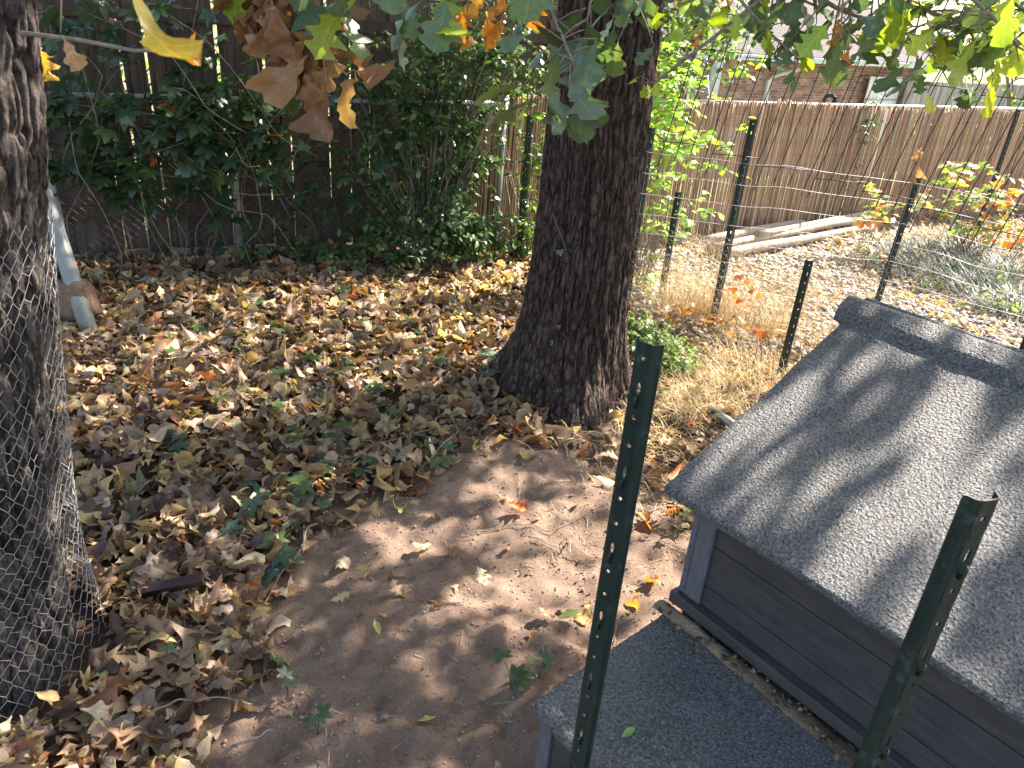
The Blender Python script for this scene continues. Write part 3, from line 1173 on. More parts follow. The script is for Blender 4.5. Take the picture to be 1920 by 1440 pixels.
def upost_mesh(H_, w_=.040):
    """U channel: perforated web, two flanges bent back, made from a strip with round and slotted openings"""
    mb = MB()
    hw = w_ * .30
    seg = .052
    n = int(H_ / seg)
    z = H_
    a8 = np.arange(8) * math.pi / 4 + math.pi / 8
    for k in range(n):
        z1, z0 = z, z - seg
        zc = (z0 + z1) / 2
        slot = k % 3 == 1
        rx, rz = (.0036, .011) if slot else (.0036, .0038)
        ring = np.stack([rx * np.cos(a8), 0 * a8, zc + rz * np.sin(a8)], 1)
        # rectangle border points matching the eight ring points
        bd = np.array([(hw, zc + seg * .25), (hw * .5, z1), (-hw * .5, z1), (-hw, zc + seg * .25), (-hw, zc - seg * .25), (-hw * .5, z0), (hw * .5, z0), (hw, zc - seg * .25)])
        bd = np.stack([bd[:, 0], 0 * bd[:, 0], bd[:, 1]], 1)
        cor = np.array([(hw, 0, z1), (-hw, 0, z1), (-hw, 0, z0), (hw, 0, z0)])
        V = np.concatenate([ring, bd, cor])
        F4, F3 = [], []
        for q in range(8):
            p = (q + 1) % 8
            F4.append((q, 8 + q, 8 + p, p))
        for c_, (q, p) in enumerate(((0, 1), (2, 3), (4, 5), (6, 7))):
            F3.append((8 + q, 16 + c_, 8 + p))
        mb.add(V, [np.array(F4), np.array(F3)])
        for sg in (-1, 1):
            prof = [(hw, 0), (hw + .005, .004), (hw + .009, .013), (hw + .013, .014)]
            pv = np.array([(sg * x, y, zz) for zz in (z0, z1) for x, y in prof])
            pf = np.array([(q, q + 1, q + 5, q + 4) for q in range(3)])
            mb.add(pv, pf if sg < 0 else pf[:, ::-1])
        z = z0
    me = mb.mesh('channel', M_post, smooth=False)
    bm = bmesh.new()
    bm.from_mesh(me)
    bmesh.ops.remove_doubles(bm, verts=bm.verts, dist=.0004)
    bmesh.ops.recalc_face_normals(bm, faces=bm.faces)
    bm.to_mesh(me)
    bm.free()
    return me


def upost(label, x, y, H_, rz, lean=(0, 0), w_=.040, hooks=True):
    t = thing('fence_post', label, 'fence post', (x, y, -.02), rz, 'green perforated steel posts')
    t.rotation_euler = (lean[0], lean[1], rz)
    o = link('channel', upost_mesh(H_ + .02, w_), t)
    s_ = o.modifiers.new('thickness', 'SOLIDIFY')
    s_.thickness = .0022
    s_.offset = 0
    if hooks:
        hk = MB()
        for k in range(int(H_ / .156)):
            zz = H_ - .078 - k * .156
            hk.add(*tube([(0, -.001, zz - .012), (0, -.006, zz - .006), (0, -.007, zz + .004), (.001, -.005, zz + .008)], [.0032, .003, .0025, .0015], 5))
        hk.build('wire_hook', M_post, t, kind='stuff')
    return t


upost('near green steel post standing in front of the low grey lid, middle', .198, 1.08, 1.45, R(-40), w_=.036)
upost('thickest green steel post, nearest the camera, before the big grey roof', .539, .725, 1.445, R(18), w_=.038)
upost('green steel post beside the right flank of the big oak trunk', .745, 5.03, 1.25, R(20))
upost('short green post second to the right of the oak trunk', 1.04, 5.37, .80, R(10))
upost('tall green post standing in the straw with the reed fence behind', 1.337, 4.97, 1.355, R(-15))
upost('shortest green post standing behind the rake edge of the grey roof', 1.58, 4.146, .74, R(5))
upost('green post just behind the left end of the roof ridge cap', 2.37, 4.90, 1.14, R(12), (0, .03))
upost('green post behind the roof ridge at the right edge', 3.02, 4.30, 1.10, R(20))
upost('distant green post against the grey end of the reed fence', 4.75, 8.15, 1.30, R(0))
upost('green post behind the corner shrub, left of the oak trunk', -.03, 5.95, 1.15, R(0))

# ------------------------------------------------------------------ wire fence between the posts
wp = [(.62, 5.6), (.718, 5.01), (1.337, 4.95), (1.9, 4.93), (2.37, 4.88), (3.02, 4.28), (3.9, 3.7)]
wfz = thing('welded_wire_fence', 'loose grey welded wire strung between the green posts at right', 'wire fence')
seglen = [0]
for a, b_ in zip(wp[:-1], wp[1:]):
    seglen.append(seglen[-1] + math.dist(a, b_))
wpx, wpy = np.array([p[0] for p in wp]), np.array([p[1] for p in wp])


def wpos(s, z):
    x, y = np.interp(s, seglen, wpx), np.interp(s, seglen, wpy)
    wv = .03 * vnoise(s * 1.4, z * 1.5, 0, 31)
    sag = .05 * vnoise(s * .9, 5.5, 0, 33) * z
    return np.stack([x + wv * .3, y + wv, z + sag + .012 * vnoise(s * 4, z * 3, 0, 35)], -1)


Ls = seglen[-1]
mb = MB()
for z_ in (.02, .10, .18, .27, .36, .46, .58, .70, .83, .96, 1.09):
    s_ = np.linspace(0, Ls, 220)
    mb.add(*polyw(wpos(s_, np.full(220, z_)), .0019, 3))
mb.build('line_wire', M_galv, wfz)
mb = MB()
for s0 in np.arange(0, Ls, .051):
    z_ = np.linspace(0.02, 1.09, 14)
    mb.add(*polyw(wpos(np.full(14, s0) + .006 * vnoise(z_ * 3, s0 * 9), z_), .0013, 3))
mb.build('stay_wire', M_galv, wfz)
E_ = hexgrid(int(Ls / .04), 24, .04, .05, np.random.default_rng(3), .2)
q = lambda a: wpos(a[:, 0], a[:, 1] + .02)
MB().add(*wires(q(E_[:, 0]), q(E_[:, 1]), .0008, 3)).build('hexagonal_netting', M_galv, wfz)

# arched dark wire panels wired above it, leaning towards the yard
LEAN = np.array([-376, 296, -2638.0])
LEAN = -LEAN / np.linalg.norm(LEAN)


def arch_panel(label, p0, p1, z0, z1, n_out, group='arched black wire panels'):
    t = thing('arched_wire_panel', label, 'garden panel', (*p0, z0), 0, group)
    p0, p1 = np.array(p0), np.array(p1)
    W_ = np.linalg.norm(p1 - p0)
    ax = np.append((p1 - p0) / W_, 0)
    H_ = z1 - z0
    k = W_ / n_out
    r = np.random.default_rng(int(p0[0] * 1000) % 9999)

    def pt(u, v):
        return ax * u + LEAN * v
    for a in range(n_out):
        u0, u1 = a * k + k * .02, (a + 1) * k - k * .02
        for (ua, ub, hh, zb) in ((u0, u1, H_, 0), (u0 + k * .33, u1 - k * .33, H_ - .09, .06 + .1 * (a % 2))):
            rr = (ub - ua) / 2
            c = (ua + ub) / 2
            th = np.linspace(math.pi, 0, 13)
            P = [pt(ua, zb)] + [pt(ua + .0, hh * f) for f in (.3, .6)] + [pt(c + rr * math.cos(q_), hh - rr + rr * math.sin(q_)) for q_ in th] + [pt(ub, hh * f) for f in (.6, .3)] + [pt(ub, zb)]
            MB().add(*tube(np.array(P), .0032, 6)).build('arch_wire', M_blackwire, t)
    for v in (.16, H_ - .2):
        MB().add(*tube(np.array([pt(0, v), pt(W_ / 2, v + .004), pt(W_, v)]), .003, 6)).build('cross_wire', M_blackwire, t)
    return t


arch_line = [(.80, 5.02), (1.10, 5.0), (1.42, 4.97), (1.75, 4.95), (2.05, 4.92), (2.36, 4.76), (2.64, 4.58), (2.90, 4.36), (3.15, 4.12)]
arch_lab = ['arched black wire panel nearest the oak trunk, over the yellow green shrub', 'arched black wire panel second from the oak trunk', 'arched black wire panel in front of the downspout', 'arched black wire panel in front of the brick wall centre',
            'arched black wire panel before the right end of the brick wall', 'arched black wire panel in front of the white gate', 'arched black wire panel in front of the grey fence', 'last arched black wire panel, at the right edge']
for k in range(8):
    arch_panel(arch_lab[k], arch_line[k], (arch_line[k + 1][0] - .02, arch_line[k + 1][1]), 1.02 - .045 * k, 1.93 - .02 * k, 1)
LEAN = np.array([0.0, 0.0, 1.0])
for k, (ua, lab) in enumerate(((-3.6, 'arched black wire panel above the chain link, behind the caged trunk'), (-2.7, 'arched black wire panel above the chain link rail, upper left'), (-1.8, 'arched black wire panel above the chain link, behind the brown dry leaves'))):
    a, b_ = fpt(ua, -.06), fpt(ua + .85, -.06)
    arch_panel(lab, a[:2], b_[:2], 1.0, 2.1, 4, 'arched black wire panels on the left fence')

# ------------------------------------------------------------------ dog house
def roofmat():
    m, n, b = newmat('pebbled_roof_felt')
    v = coords(n)
    f = noise(n, v, 150, 3, .6)
    f2 = noise(n, v, 7, 5, .6)
    v3 = nd(n, 'ShaderNodeTexVoronoi')
    v3.inputs['Scale'].default_value = 150
    n.links.new(v, v3.inputs[0])
    col = ramp(n, f, [(.36, (.10, .10, .096)), (.52, (.19, .188, .182)), (.68, (.33, .327, .318))])
    col = mulc(n, col, ramp(n, f2, [(.3, (.85, .86, .88)), (.6, (1.05, 1.05, 1.04)), (.78, (1.25, 1.14, .98))]))
    n.links.new(col, b.inputs['Base Color'])
    b.inputs['Roughness'].default_value = .48
    b.inputs['Specular IOR Level'].default_value = .45
    b1 = bump(n, b, f, .022, 1)
    b2 = nd(n, 'ShaderNodeBump')
    b2.inputs['Distance'].default_value = .003
    n.links.new(v3.outputs['Distance'], b2.inputs['Height'])
    n.links.new(b1.outputs[0], b2.inputs['Normal'])
    n.links.new(b2.outputs[0], b.inputs['Normal'])
    return m


M_roof = roofmat()
M_paint = simple('grey_painted_wood', (.036, .034, .036), (.075, .068, .064), 9, .6, .001, (1, 5, 5), detail=9)
M_trim = simple('grey_painted_trim', (.085, .088, .10), (.14, .142, .158), 14, .6, .0008, (6, 6, 1))
M_nail = simple('nail_head', (.03, .03, .03), (.06, .06, .06), 10, .5)

HR = R(-50)
dh = thing('dog_house', 'large grey dog house with a pebbled pitched roof and ridge cap', 'dog house', (.412, 1.685, 0), HR)
RW, RD, ZE, ZR = 1.22, .775, .80, 1.168


def roofpanel(name, parent, L, y0, z0, y1, z1, th=.03, nxx=60, nyy=36, droop=.0):
    """thick felted slab with a soft, slightly wavy edge"""
    me = bpy.data.meshes.new(name)
    bm = bmesh.new()
    V, F = box(0, L, 0, 1, -th, 0)
    vs = [bm.verts.new(v) for v in V]
    for f in F[0]:
        bm.faces.new([vs[i] for i in f])
    W_ = math.hypot(y1 - y0, z1 - z0)
    for v in bm.verts:
        v.co.y *= W_
    bmesh.ops.bevel(bm, geom=bm.edges[:], offset=.011, segments=3, affect='EDGES', profile=.5)
    for k in range(1, nxx):
        g = bm.verts[:] + bm.edges[:] + bm.faces[:]
        bmesh.ops.bisect_plane(bm, geom=g, plane_co=(L * k / nxx, 0, 0), plane_no=(1, 0, 0))
    for k in range(1, nyy):
        g = bm.verts[:] + bm.edges[:] + bm.faces[:]
        bmesh.ops.bisect_plane(bm, geom=g, plane_co=(0, W_ * k / nyy, 0), plane_no=(0, 1, 0))
    co_ = np.array([v.co for v in bm.verts])
    d1 = .0022 * fbm(co_[:, 0] * 9, co_[:, 1] * 9, co_[:, 2] * 9, 2, 4)
    edge = .003 * fbm(co_[:, 0] * 30, co_[:, 1] * 30, co_[:, 2] * 40, 2, 6)
    for k, v in enumerate(bm.verts):
        onedge = min(v.co.y, v.co.x, L - v.co.x, W_ - v.co.y) < .006
        v.co.z += d1[k]
        if onedge:
            v.co.y += edge[k]
            v.co.x += edge[k] * .6
    a = math.atan2(z1 - z0, y1 - y0)
    ca, sa = math.cos(a), math.sin(a)
    for v in bm.verts:
        y, z = v.co.y, v.co.z
        v.co.y, v.co.z = y0 + y * ca - z * sa, z0 + y * sa + z * ca
    bmesh.ops.recalc_face_normals(bm, faces=bm.faces)
    bm.to_mesh(me)
    bm.free()
    for p in me.polygons:
        p.use_smooth = True
    me.materials.append(M_roof)
    return link(name, me, parent)


roofpanel('roof_panel', dh, RW, 0, ZE, RD - .003, ZR)
roofpanel('roof_panel', dh, RW, 2 * RD, ZE, RD + .003, ZR, nxx=10, nyy=8)
# ridge cap: a bar with rounded shoulders folded over the ridge
cp = MB()
prof = [(-.075, -.052), (-.078, -.035), (-.072, -.018), (-.045, .002), (-.015, .018), (0, .021), (.015, .018), (.045, .002), (.072, -.018), (.078, -.035), (.075, -.052), (.04, -.025), (0, -.006), (-.04, -.025)]
xs = np.linspace(-.035, RW + .02, 90)
V = np.array([(x + (.006 if abs(y) > .07 else 0) * (1 if x < 0 else 0), RD + y * (1 if x > -.02 else .93) + .0018 * vnoise(x * 30, y * 40), ZR + z * (1 if x > -.02 else .9) + .0018 * vnoise(x * 33, y * 40, 4)) for x in xs for y, z in prof])
npf = len(prof)
i, j = np.meshgrid(np.arange(len(xs) - 1), np.arange(npf), indexing='ij')
F = np.stack([i * npf + j, i * npf + (j + 1) % npf, (i + 1) * npf + (j + 1) % npf, (i + 1) * npf + j], -1).reshape(-1, 4)
cp.add(V, [F, np.arange(npf)[None], (np.arange(npf) + npf * (len(xs) - 1))[::-1][None]])
cp.build('ridge_cap', M_roof, dh)
# walls: horizontal boards with open joints between corner trims
Y0, X0, X1 = .085, .062, 1.16
zb = [.30, .395, .525, .655, .785]
boxobj('wall_core', M_paint, dh, (X0 + .03, X1 - .02, Y0 + .02, 2 * RD - .12, .02, .80), 0)
for a, b_ in zip([.03] + zb[:-1], [.297] + [z - .003 for z in zb[1:]]):
    boxobj('siding_board', M_paint, dh, (X0 + .018, X1, Y0 + .004, Y0 + .02 - .001, a, b_), .0025, 1)
boxobj('corner_trim', M_trim, dh, (X0 + .019, X0 + .072, Y0 - .008, Y0 + .003, .462, .80), .002, 1)
boxobj('corner_trim', M_trim, dh, (X0, X0 + .018, Y0 - .008, Y0 + .05, .462, .80), .002, 1)
boxobj('corner_trim', M_trim, dh, (X1 - .06, X1, Y0 - .008, Y0 + .003, .462, .80), .002, 1)
boxobj('sill_board', M_paint, dh, (X0 - .012, X1, Y0 - .028, Y0 + .003, .425, .461), .004, 2)
boxobj('sill_board', M_paint, dh, (X0 - .012, X0 + .017, Y0 + .004, 1.28, .425, .461), .004, 2)
for a, b_ in zip([.03, .462, .575, .69], [.423, .572, .687, .80]):
    boxobj('siding_board', M_paint, dh, (X0 + .004, X0 + .03, Y0 + .051, 1.25, a, b_), .0025, 1)


def gab(v):
    return v


gb = MB()
yy = [Y0 + .02, RD, 2 * RD - .12]
zz = [.80, ZR - .045, .80]
V = [(X0 + .006, y, z) for y, z in zip(yy, zz)] + [(X0 + .028, y, z) for y, z in zip(yy, zz)]
gb.add(V, [np.array([(0, 1, 2)]), np.array([(5, 4, 3)]), np.array([(0, 3, 4, 1), (1, 4, 5, 2), (2, 5, 3, 0)])])
gb.build('gable_board', M_paint, dh, smooth=False)
nl = MB()
for x, z in ((X0 + .009, .50), (X0 + .009, .54), (X0 + .009, .62), (X0 + .009, .73)):
    nl.add(*tube([(x, Y0 - .0095, z), (x, Y0 - .0075, z)], .0028, 8))
nl.build('nail_head', M_nail, dh)

lb = thing('low_box', 'low grey box with a flat pebbled lid in front of the dog house', 'box', (.412, 1.685, 0), R(-47))
LY0, LY1, LZ = -.475, .062, .40
roofpanel('lid', lb, 1.22, LY0, LZ - .004, LY1, LZ + .004, .028, 50, 26).location = (.062, 0, 0)
boxobj('corner_post', M_trim, lb, (.075, .115, LY0 + .03, LY0 + .07, 0, .371), .003)
boxobj('corner_post', M_trim, lb, (.075, .115, LY1 - .09, LY1 - .05, 0, .371), .003)
boxobj('side_rail', M_trim, lb, (.080, .105, LY0 + .071, LY1 - .091, .31, .371), .003)
boxobj('front_rail', M_trim, lb, (.116, 1.22, LY0 + .034, LY0 + .056, .31, .371), .003)
for a, b_ in ((.02, .112), (.115, .208), (.211, .308)):
    boxobj('front_board', M_paint, lb, (.116, 1.22, LY0 + .040, LY0 + .055, a, b_), .002, 1)
    boxobj('side_board', M_paint, lb, (.086, .101, LY0 + .071, LY1 - .091, a, b_), .002, 1)

# line of debris where the lid meets the wall
M_debris = attrmat('leaf_mould', .95, .006, 90, .1)
db = MB()
xs = np.linspace(.03, 1.2, 160)
ths = np.linspace(0, math.pi, 9)
V, C = [], []
for x in xs:
    hgt = .017 + .007 * vnoise(x * 7, 2.2) + .004 * vnoise(x * 40, 1)
    wd = .021 + .006 * vnoise(x * 6, 5.2)
    for t in ths:
        V.append((x, Y0 - .042 + wd * math.cos(t) + .002 * vnoise(x * 60, t * 4), LZ + .002 + hgt * math.sin(t) + .002 * vnoise(x * 70, t * 5, 3)))
        m_ = np.clip((x - .25) * 2.2 + .4 * vnoise(x * 12, t), 0, 1)
        C.append(np.array([.27, .20, .13]) * (1 - m_) + np.array([.085, .06, .042]) * m_)
i, j = np.meshgrid(np.arange(len(xs) - 1), np.arange(8), indexing='ij')
F = np.stack([i * 9 + j, i * 9 + j + 1, (i + 1) * 9 + j + 1, (i + 1) * 9 + j], -1).reshape(-1, 4)[:, ::-1]
db.add(V, F, None, np.array(C))
r = np.random.default_rng(4)
for k in range(260):
    x = r.uniform(.05, 1.18)
    p = np.array([x, Y0 - .045 + r.normal(0, .02), LZ + .018 + r.uniform(-.008, .004)])
    s_ = r.uniform(.003, .008)
    Vb, Fb = box(-s_, s_, -s_ * .6, s_ * .6, -s_ * .4, s_ * .4)
    db.add(Vb @ rotm(r.uniform(0, 6), r.normal(0, .6), r.normal(0, .6))[0].T + p, Fb, None, np.array([.20, .15, .10]) * r.uniform(.4, 1.5))
o = db.build('leaf_debris', M_debris, None)
o.location = (.412, 1.685, 0)
o.rotation_euler = (0, 0, HR)
o['kind'] = 'stuff'

# ------------------------------------------------------------------ uprooted pipe post with its footing
up = thing('uprooted_pipe', 'pale uprooted pipe with a lump of soil and concrete, leaning by the fence', 'post')
a_, b_ = at(50, 270, 4.55), at(178, 652, 3.90)
M_pipe = simple('pale_plastic_pipe', (.22, .24, .225), (.34, .36, .34), 9, .42, .0004)
MB().add(*tube([a_, (a_ + b_) / 2, b_], .047, 24)).build('pipe', M_pipe, up)
sv, sf = [], []
bm = bmesh.new()
bmesh.ops.create_icosphere(bm, subdivisions=5, radius=1)
c_ = at(138, 566, 4.10)
V = np.array([v.co for v in bm.verts])
F = np.array([[v.index for v in f.verts] for f in bm.faces])
bm.free()
ax = (a_ - b_) / np.linalg.norm(a_ - b_)
V = np.sign(V) * np.abs(V) ** .7
V = V * np.array([.135, .10, .125])
V *= (1 + .10 * fbm(V[:, 0] * 9, V[:, 1] * 9, V[:, 2] * 9, 3, 8) + .05 * fbm(V[:, 0] * 40, V[:, 1] * 40, V[:, 2] * 40, 3, 5))[:, None]
V = V @ rotm(0, -.25, 0)[0].T + c_
MB().add(V, F, None, np.array([.26, .17, .12])).build('footing', attrmat('caked_soil', .95, .012, 60, .1), up)

# ------------------------------------------------------------------ poles stacked on the pebbles
M_pole = woodmat('weathered_pole', (.28, .23, .19), (.46, .40, .34), (.60, .54, .47), .8, .15)
for k, (p, q, r0, lab) in enumerate([((1315, 452, .05), (1600, 402, .05), .042, 'rearmost of the grey weathered poles lying under the reed fence'),
                                     ((1330, 466, .06), (1625, 410, .12), .040, 'weathered pole lying second from the back of the pile, cut end to the left'),
                                     ((1345, 478, .05), (1640, 425, .06), .044, 'nearest weathered pole lying on the pebbles at the front of the pile'),
                                     ((1420, 440, .13), (1640, 400, .14), .034, 'thin weathered pole lying on top of the other poles')]):
    A, B = np.array(at(p[0], p[1], 1)), np.array(at(q[0], q[1], 1))
    A = np.array([0, 0, CAMH]) + (A - [0, 0, CAMH]) * ((p[2] - CAMH) / (A[2] - CAMH))
    B = np.array([0, 0, CAMH]) + (B - [0, 0, CAMH]) * ((q[2] - CAMH) / (B[2] - CAMH))
    # straightened so that all poles run alongside each other
    o = MB().add(*tube(curve(A, B, 10, .004, .003), np.linspace(r0, r0 * .85, 10), 14)).build('timber_pole', M_pole)
    tag(o, lab, 'pole', 'poles stacked on the pebbles')

# ------------------------------------------------------------------ pebbles
def pebbles():
    r = np.random.default_rng(15)
    vars_ = []
    for k in range(6):
        bm = bmesh.new()
        bmesh.ops.create_icosphere(bm, subdivisions=2 if k < 3 else 1, radius=1)
        V = np.array([v.co for v in bm.verts])
        F = np.array([[v.index for v in f.verts] for f in bm.faces])
        bm.free()
        V = V * (1 + .12 * fbm(V[:, 0] * 1.3 + k * 7, V[:, 1] * 1.3, V[:, 2] * 1.3, 2, k))[:, None]
        V = V * (1, r.uniform(.6, .9), r.uniform(.4, .6))
        vars_.append((V, F, np.zeros((len(V), 2))))
    n = 30000
    x, y = r.uniform(.75, 7.5, n), r.uniform(4.2, 10, n)
    k = gravel_mask(x, y) & (fs(x, y) < -.02) & (r.random(n) < np.clip(1.3 - .07 * (y - 5), .3, 1))
    k &= ~((x > 3.6) & (y > 6.2) & (fbm(x, y, 0, 2, 4) > -.2))
    x, y = x[k], y[k]
    n = len(x)
    S = r.uniform(.010, .028, n)
    P = np.stack([x, y, G(x, y) + S * r.uniform(-.1, .75, n)], 1)
    Rm = rotm(r.uniform(0, 6.3, n), r.normal(0, .3, n), r.normal(0, .3, n))
    pal = np.array([(.50, .46, .40), (.42, .37, .31), (.56, .52, .46), (.36, .31, .26), (.46, .38, .30), (.6, .57, .52), (.30, .27, .25)])
    C = pal[r.integers(0, len(pal), n)] * r.uniform(.8, 1.15, (n, 1))
    o = inst(vars_, r.integers(0, 6, n), P, Rm, S, C).build('gravel', M_pebble)
    o['kind'] = 'stuff'


pebbles()

# ------------------------------------------------------------------ leaf litter
DEAD_HI = [dead_var(16, 3, np.random.default_rng(500 + k)) for k in range(28)]
DEAD_LO = [dead_var(11, 1, np.random.default_rng(600 + k)) for k in range(22)]
PAL = [('tan', (.42, .29, .175)), ('brown', (.235, .145, .092)), ('dark brown', (.115, .070, .050)), ('pale', (.57, .45, .30)), ('golden tan', (.50, .335, .155)),
       ('greyish brown', (.30, .225, .18)), ('rust brown', (.35, .15, .07)), ('yellowish', (.56, .44, .21)), ('orange', (.64, .20, .04)), ('dull green', (.23, .27, .15))]
PW = np.array([.23, .20, .18, .11, .11, .09, .06, .025, .010, .010])
PW = PW / PW.sum()


def blocked(x, y):
    """under the boxes or inside a trunk"""
    b = np.zeros(np.shape(x), bool)
    for loc, rz, x0, x1, y0, y1 in (((.412, 1.685), R(-50), .05, 1.2, .06, 1.3), ((.412, 1.685), R(-47), .07, 1.25, -.46, .06)):
        dx, dy = x - loc[0], y - loc[1]
        lx, ly = dx * math.cos(rz) + dy * math.sin(rz), -dx * math.sin(rz) + dy * math.cos(rz)
        b |= (lx > x0) & (lx < x1) & (ly > y0) & (ly < y1)
    b |= np.hypot(x - TREE[0], y - TREE[1]) < .31
    b |= np.hypot(x + 1.44, y - 1.62) < .29
    return b


def litter():
    r = np.random.default_rng(21)
    n = 42000
    x, y = r.uniform(-4.6, 2.2, n), r.uniform(.7, 6.9, n)
    d = sdpoly(x, y, DIRT) + .10 * fbm(x * 2.6, y * 2.6, 0, 3, 14)
    dens = np.clip(d / .16, 0, 1)
    dens = np.where(x > .55, dens * .55, dens)
    dens = np.where((x > .8) & (y > 3.3), dens * .5, dens)
    dens = np.where(gravel_mask(x, y), .05, dens)
    tf = np.hypot(x - TREE[0], y - (TREE[1] - .15))
    dens = np.where((tf < .52) & (x > .15), dens * .3, dens)
    sprinkle = (dens < .03) & ~gravel_mask(x, y)
    dens = np.maximum(dens, .032)
    k = (r.random(n) < dens) & (fs(x, y) < .22) & ~blocked(x, y)
    x, y, dens, sprinkle = x[k], y[k], dens[k], sprinkle[k]
    n = len(x)
    S = .03 + .112 * r.beta(1.5, 1.5, n)
    S = np.where(sprinkle, .012 + .05 * r.random(n) ** 2, S)
    small = (x > .55) & (y > 2)
    S = np.where(small, S * .7, S)
    lay = r.random(n)
    P = np.stack([x, y, G(x, y) + .008 + lay * .05 * dens], 1)
    Rm = rotm(r.uniform(0, 6.3, n), r.normal(0, .38, n), r.normal(0, .38, n) + np.where(r.random(n) < .35, math.pi, 0))
    ci = r.choice(len(PAL), n, p=PW)
    red = small & (r.random(n) < .08)
    ci = np.where(red, 8, ci)
    C = np.array([c for _, c in PAL])[ci] * r.uniform(.75, 1.2, (n, 1))

    marks = [((-1.05, 1.72), 'the maroon edging strip'), ((-.78, 2.2), 'the largest creeper seedling'), ((-1.35, 1.75), 'the wire caged trunk'), ((-.62, 1.45), 'the stout grey twig'),
             ((.33, 3.8), 'the big oak trunk'), ((-1.3, 3.3), 'the long brown runner'), ((-2.45, 4.0), 'the soil lump'), ((-1.2, 2.6), 'the arched dark runner'), ((-.5, 2.75), 'the creeper sprigs'),
             ((-.9, 1.3), 'the hair thin stem'), ((.45, 1.95), 'the flat lid corner'), ((.7, 2.9), 'the roof eave corner'), ((-1.0, 2.0), 'the single creeper leaf'), ((-.35, 3.2), 'the arched runner')]

    def where(px, py):
        d_, mx_, my_, nm = min((math.hypot(px - a, py - b_), a, b_, t_) for (a, b_), t_ in marks)
        dx, dy = px - mx_, py - my_
        side = ('right of' if dx > 0 else 'left of') if abs(dx) > abs(dy) else ('behind' if dy > 0 else 'in front of')
        soil = ' on bare soil' if sdpoly(np.array([px]), np.array([py]), DIRT)[0] < 0 else ''
        return ('just ' if d_ < .22 else '') + side + ' ' + nm + soil

    def lab(o, k):
        sz = 'small' if S[k] < .09 else ('large' if S[k] > .12 else 'medium')
        up_ = Rm[k][2, 2]
        pose = 'tilted' if abs(up_) < .8 else ('upturned' if up_ < 0 else 'flat')
        tag(o, f'{sz} {pose} {PAL[ci[k]][0]} oak leaf {where(P[k][0], P[k][1])}', 'leaf', 'fallen oak leaves')
    hi = DEAD_HI
    return scatter(None, hi, DEAD_LO, P, Rm, S, C, 285, M_dead_o, M_dead_a, 'fallen_leaf', 'leaf_litter', lab)


litter()


def gpt(px, py, z=0.0):
    p = at(px, py, 1.0)
    t = (z - CAMH) / (p[2] - CAMH)
    q = np.array([0, 0, CAMH]) + (p - [0, 0, CAMH]) * t
    q[2] = float(G(q[0], q[1]))
    return q


# the leaves one can point at, lying on the bare soil and on the boxes
single = [((968, 966), (.66, .13, .02), .085, 'bright orange red leaf standing on the bare sandy soil', .5),
          ((750, 966), (.46, .50, .16), .07, 'pale yellow green leaf lying flat on the shaded soil', .1),
          ((795, 1022), (.55, .38, .22), .10, 'tan leaf with curled pointed lobes in the middle of the soil', .3),
          ((845, 1035), (.34, .19, .11), .085, 'small brown curled leaf right of the tan lobed leaf', .5),
          ((640, 1062), (.58, .45, .30), .085, 'pale leaf at the left of the bare soil, by the litter edge', .2),
          ((690, 1070), (.48, .35, .19), .075, 'golden leaf beside the pale one at the left of the soil', .2),
          ((902, 1080), (.52, .44, .30), .09, 'crumpled pale grey leaf in the sunlit soil', .3),
          ((638, 1130), (.54, .40, .22), .075, 'tan leaf lying on the shaded soil below the creeper seedling', .1),
          ((745, 1115), (.44, .30, .18), .08, 'rough brown leaf in the centre left of the soil', .3),
          ((1098, 1150), (.52, .34, .14), .10, 'cupped golden brown leaf by the green blade leaf, near the post', .6),
          ((1205, 985), (.62, .25, .05), .12, 'big orange leaf behind the green post, beside the dog house', .4),
          ((1225, 1105), (.62, .24, .05), .08, 'orange leaf at the corner of the low lid', .2),
          ((1190, 1135), (.64, .42, .10), .07, 'yellow orange leaf just left of the low lid', .2),
          ((1130, 915), (.58, .50, .36), .10, 'pale dry leaf between the soil and the green post', .2),
          ((985, 875), (.30, .235, .17), .09, 'grey brown curled leaf at the top of the bare soil', .5),
          ((1025, 1170), (.38, .26, .16), .08, 'brown curled leaf in the shade of the front soil', .3)]
for k, ((px, py), c, s_, lab, tl) in enumerate(single):
    p = gpt(px, py)
    p[2] += .02 + .3 * s_ * tl
    me = MB().add(*DEAD_HI[k % 28]).mesh('fallen_leaf', M_dead_o)
    o = one_leaf(None, me, p, rotm(k * 1.9, tl, .25)[0], s_, c, 'fallen_leaf')
    tag(o, lab, 'leaf')
gr = [((1045, 1163), .085, (.20, .27, .09), 'long narrow green leaf touching the cupped brown leaf'), ((712, 1205), .06, (.24, .28, .08), 'small folded green leaf on the soil, front left'), ((817, 1345), .06, (.26, .28, .07), 'small yellow green leaf at the front of the soil')]
for k, ((px, py), s_, c, lab) in enumerate(gr):
    p = gpt(px, py)
    p[2] += .015
    me = MB().add(*leafshape(OVAL, 10, 2, np.random.default_rng(k), curl=1.5, bendv=.5, rollr=2.0, wrink=.01, wide=.8)).mesh('fallen_leaf', M_green_o)
    o = one_leaf(None, me, p, rotm(.4 + k * 1.7, 0, .2)[0], s_, c, 'fallen_leaf')
    tag(o, lab, 'leaf')
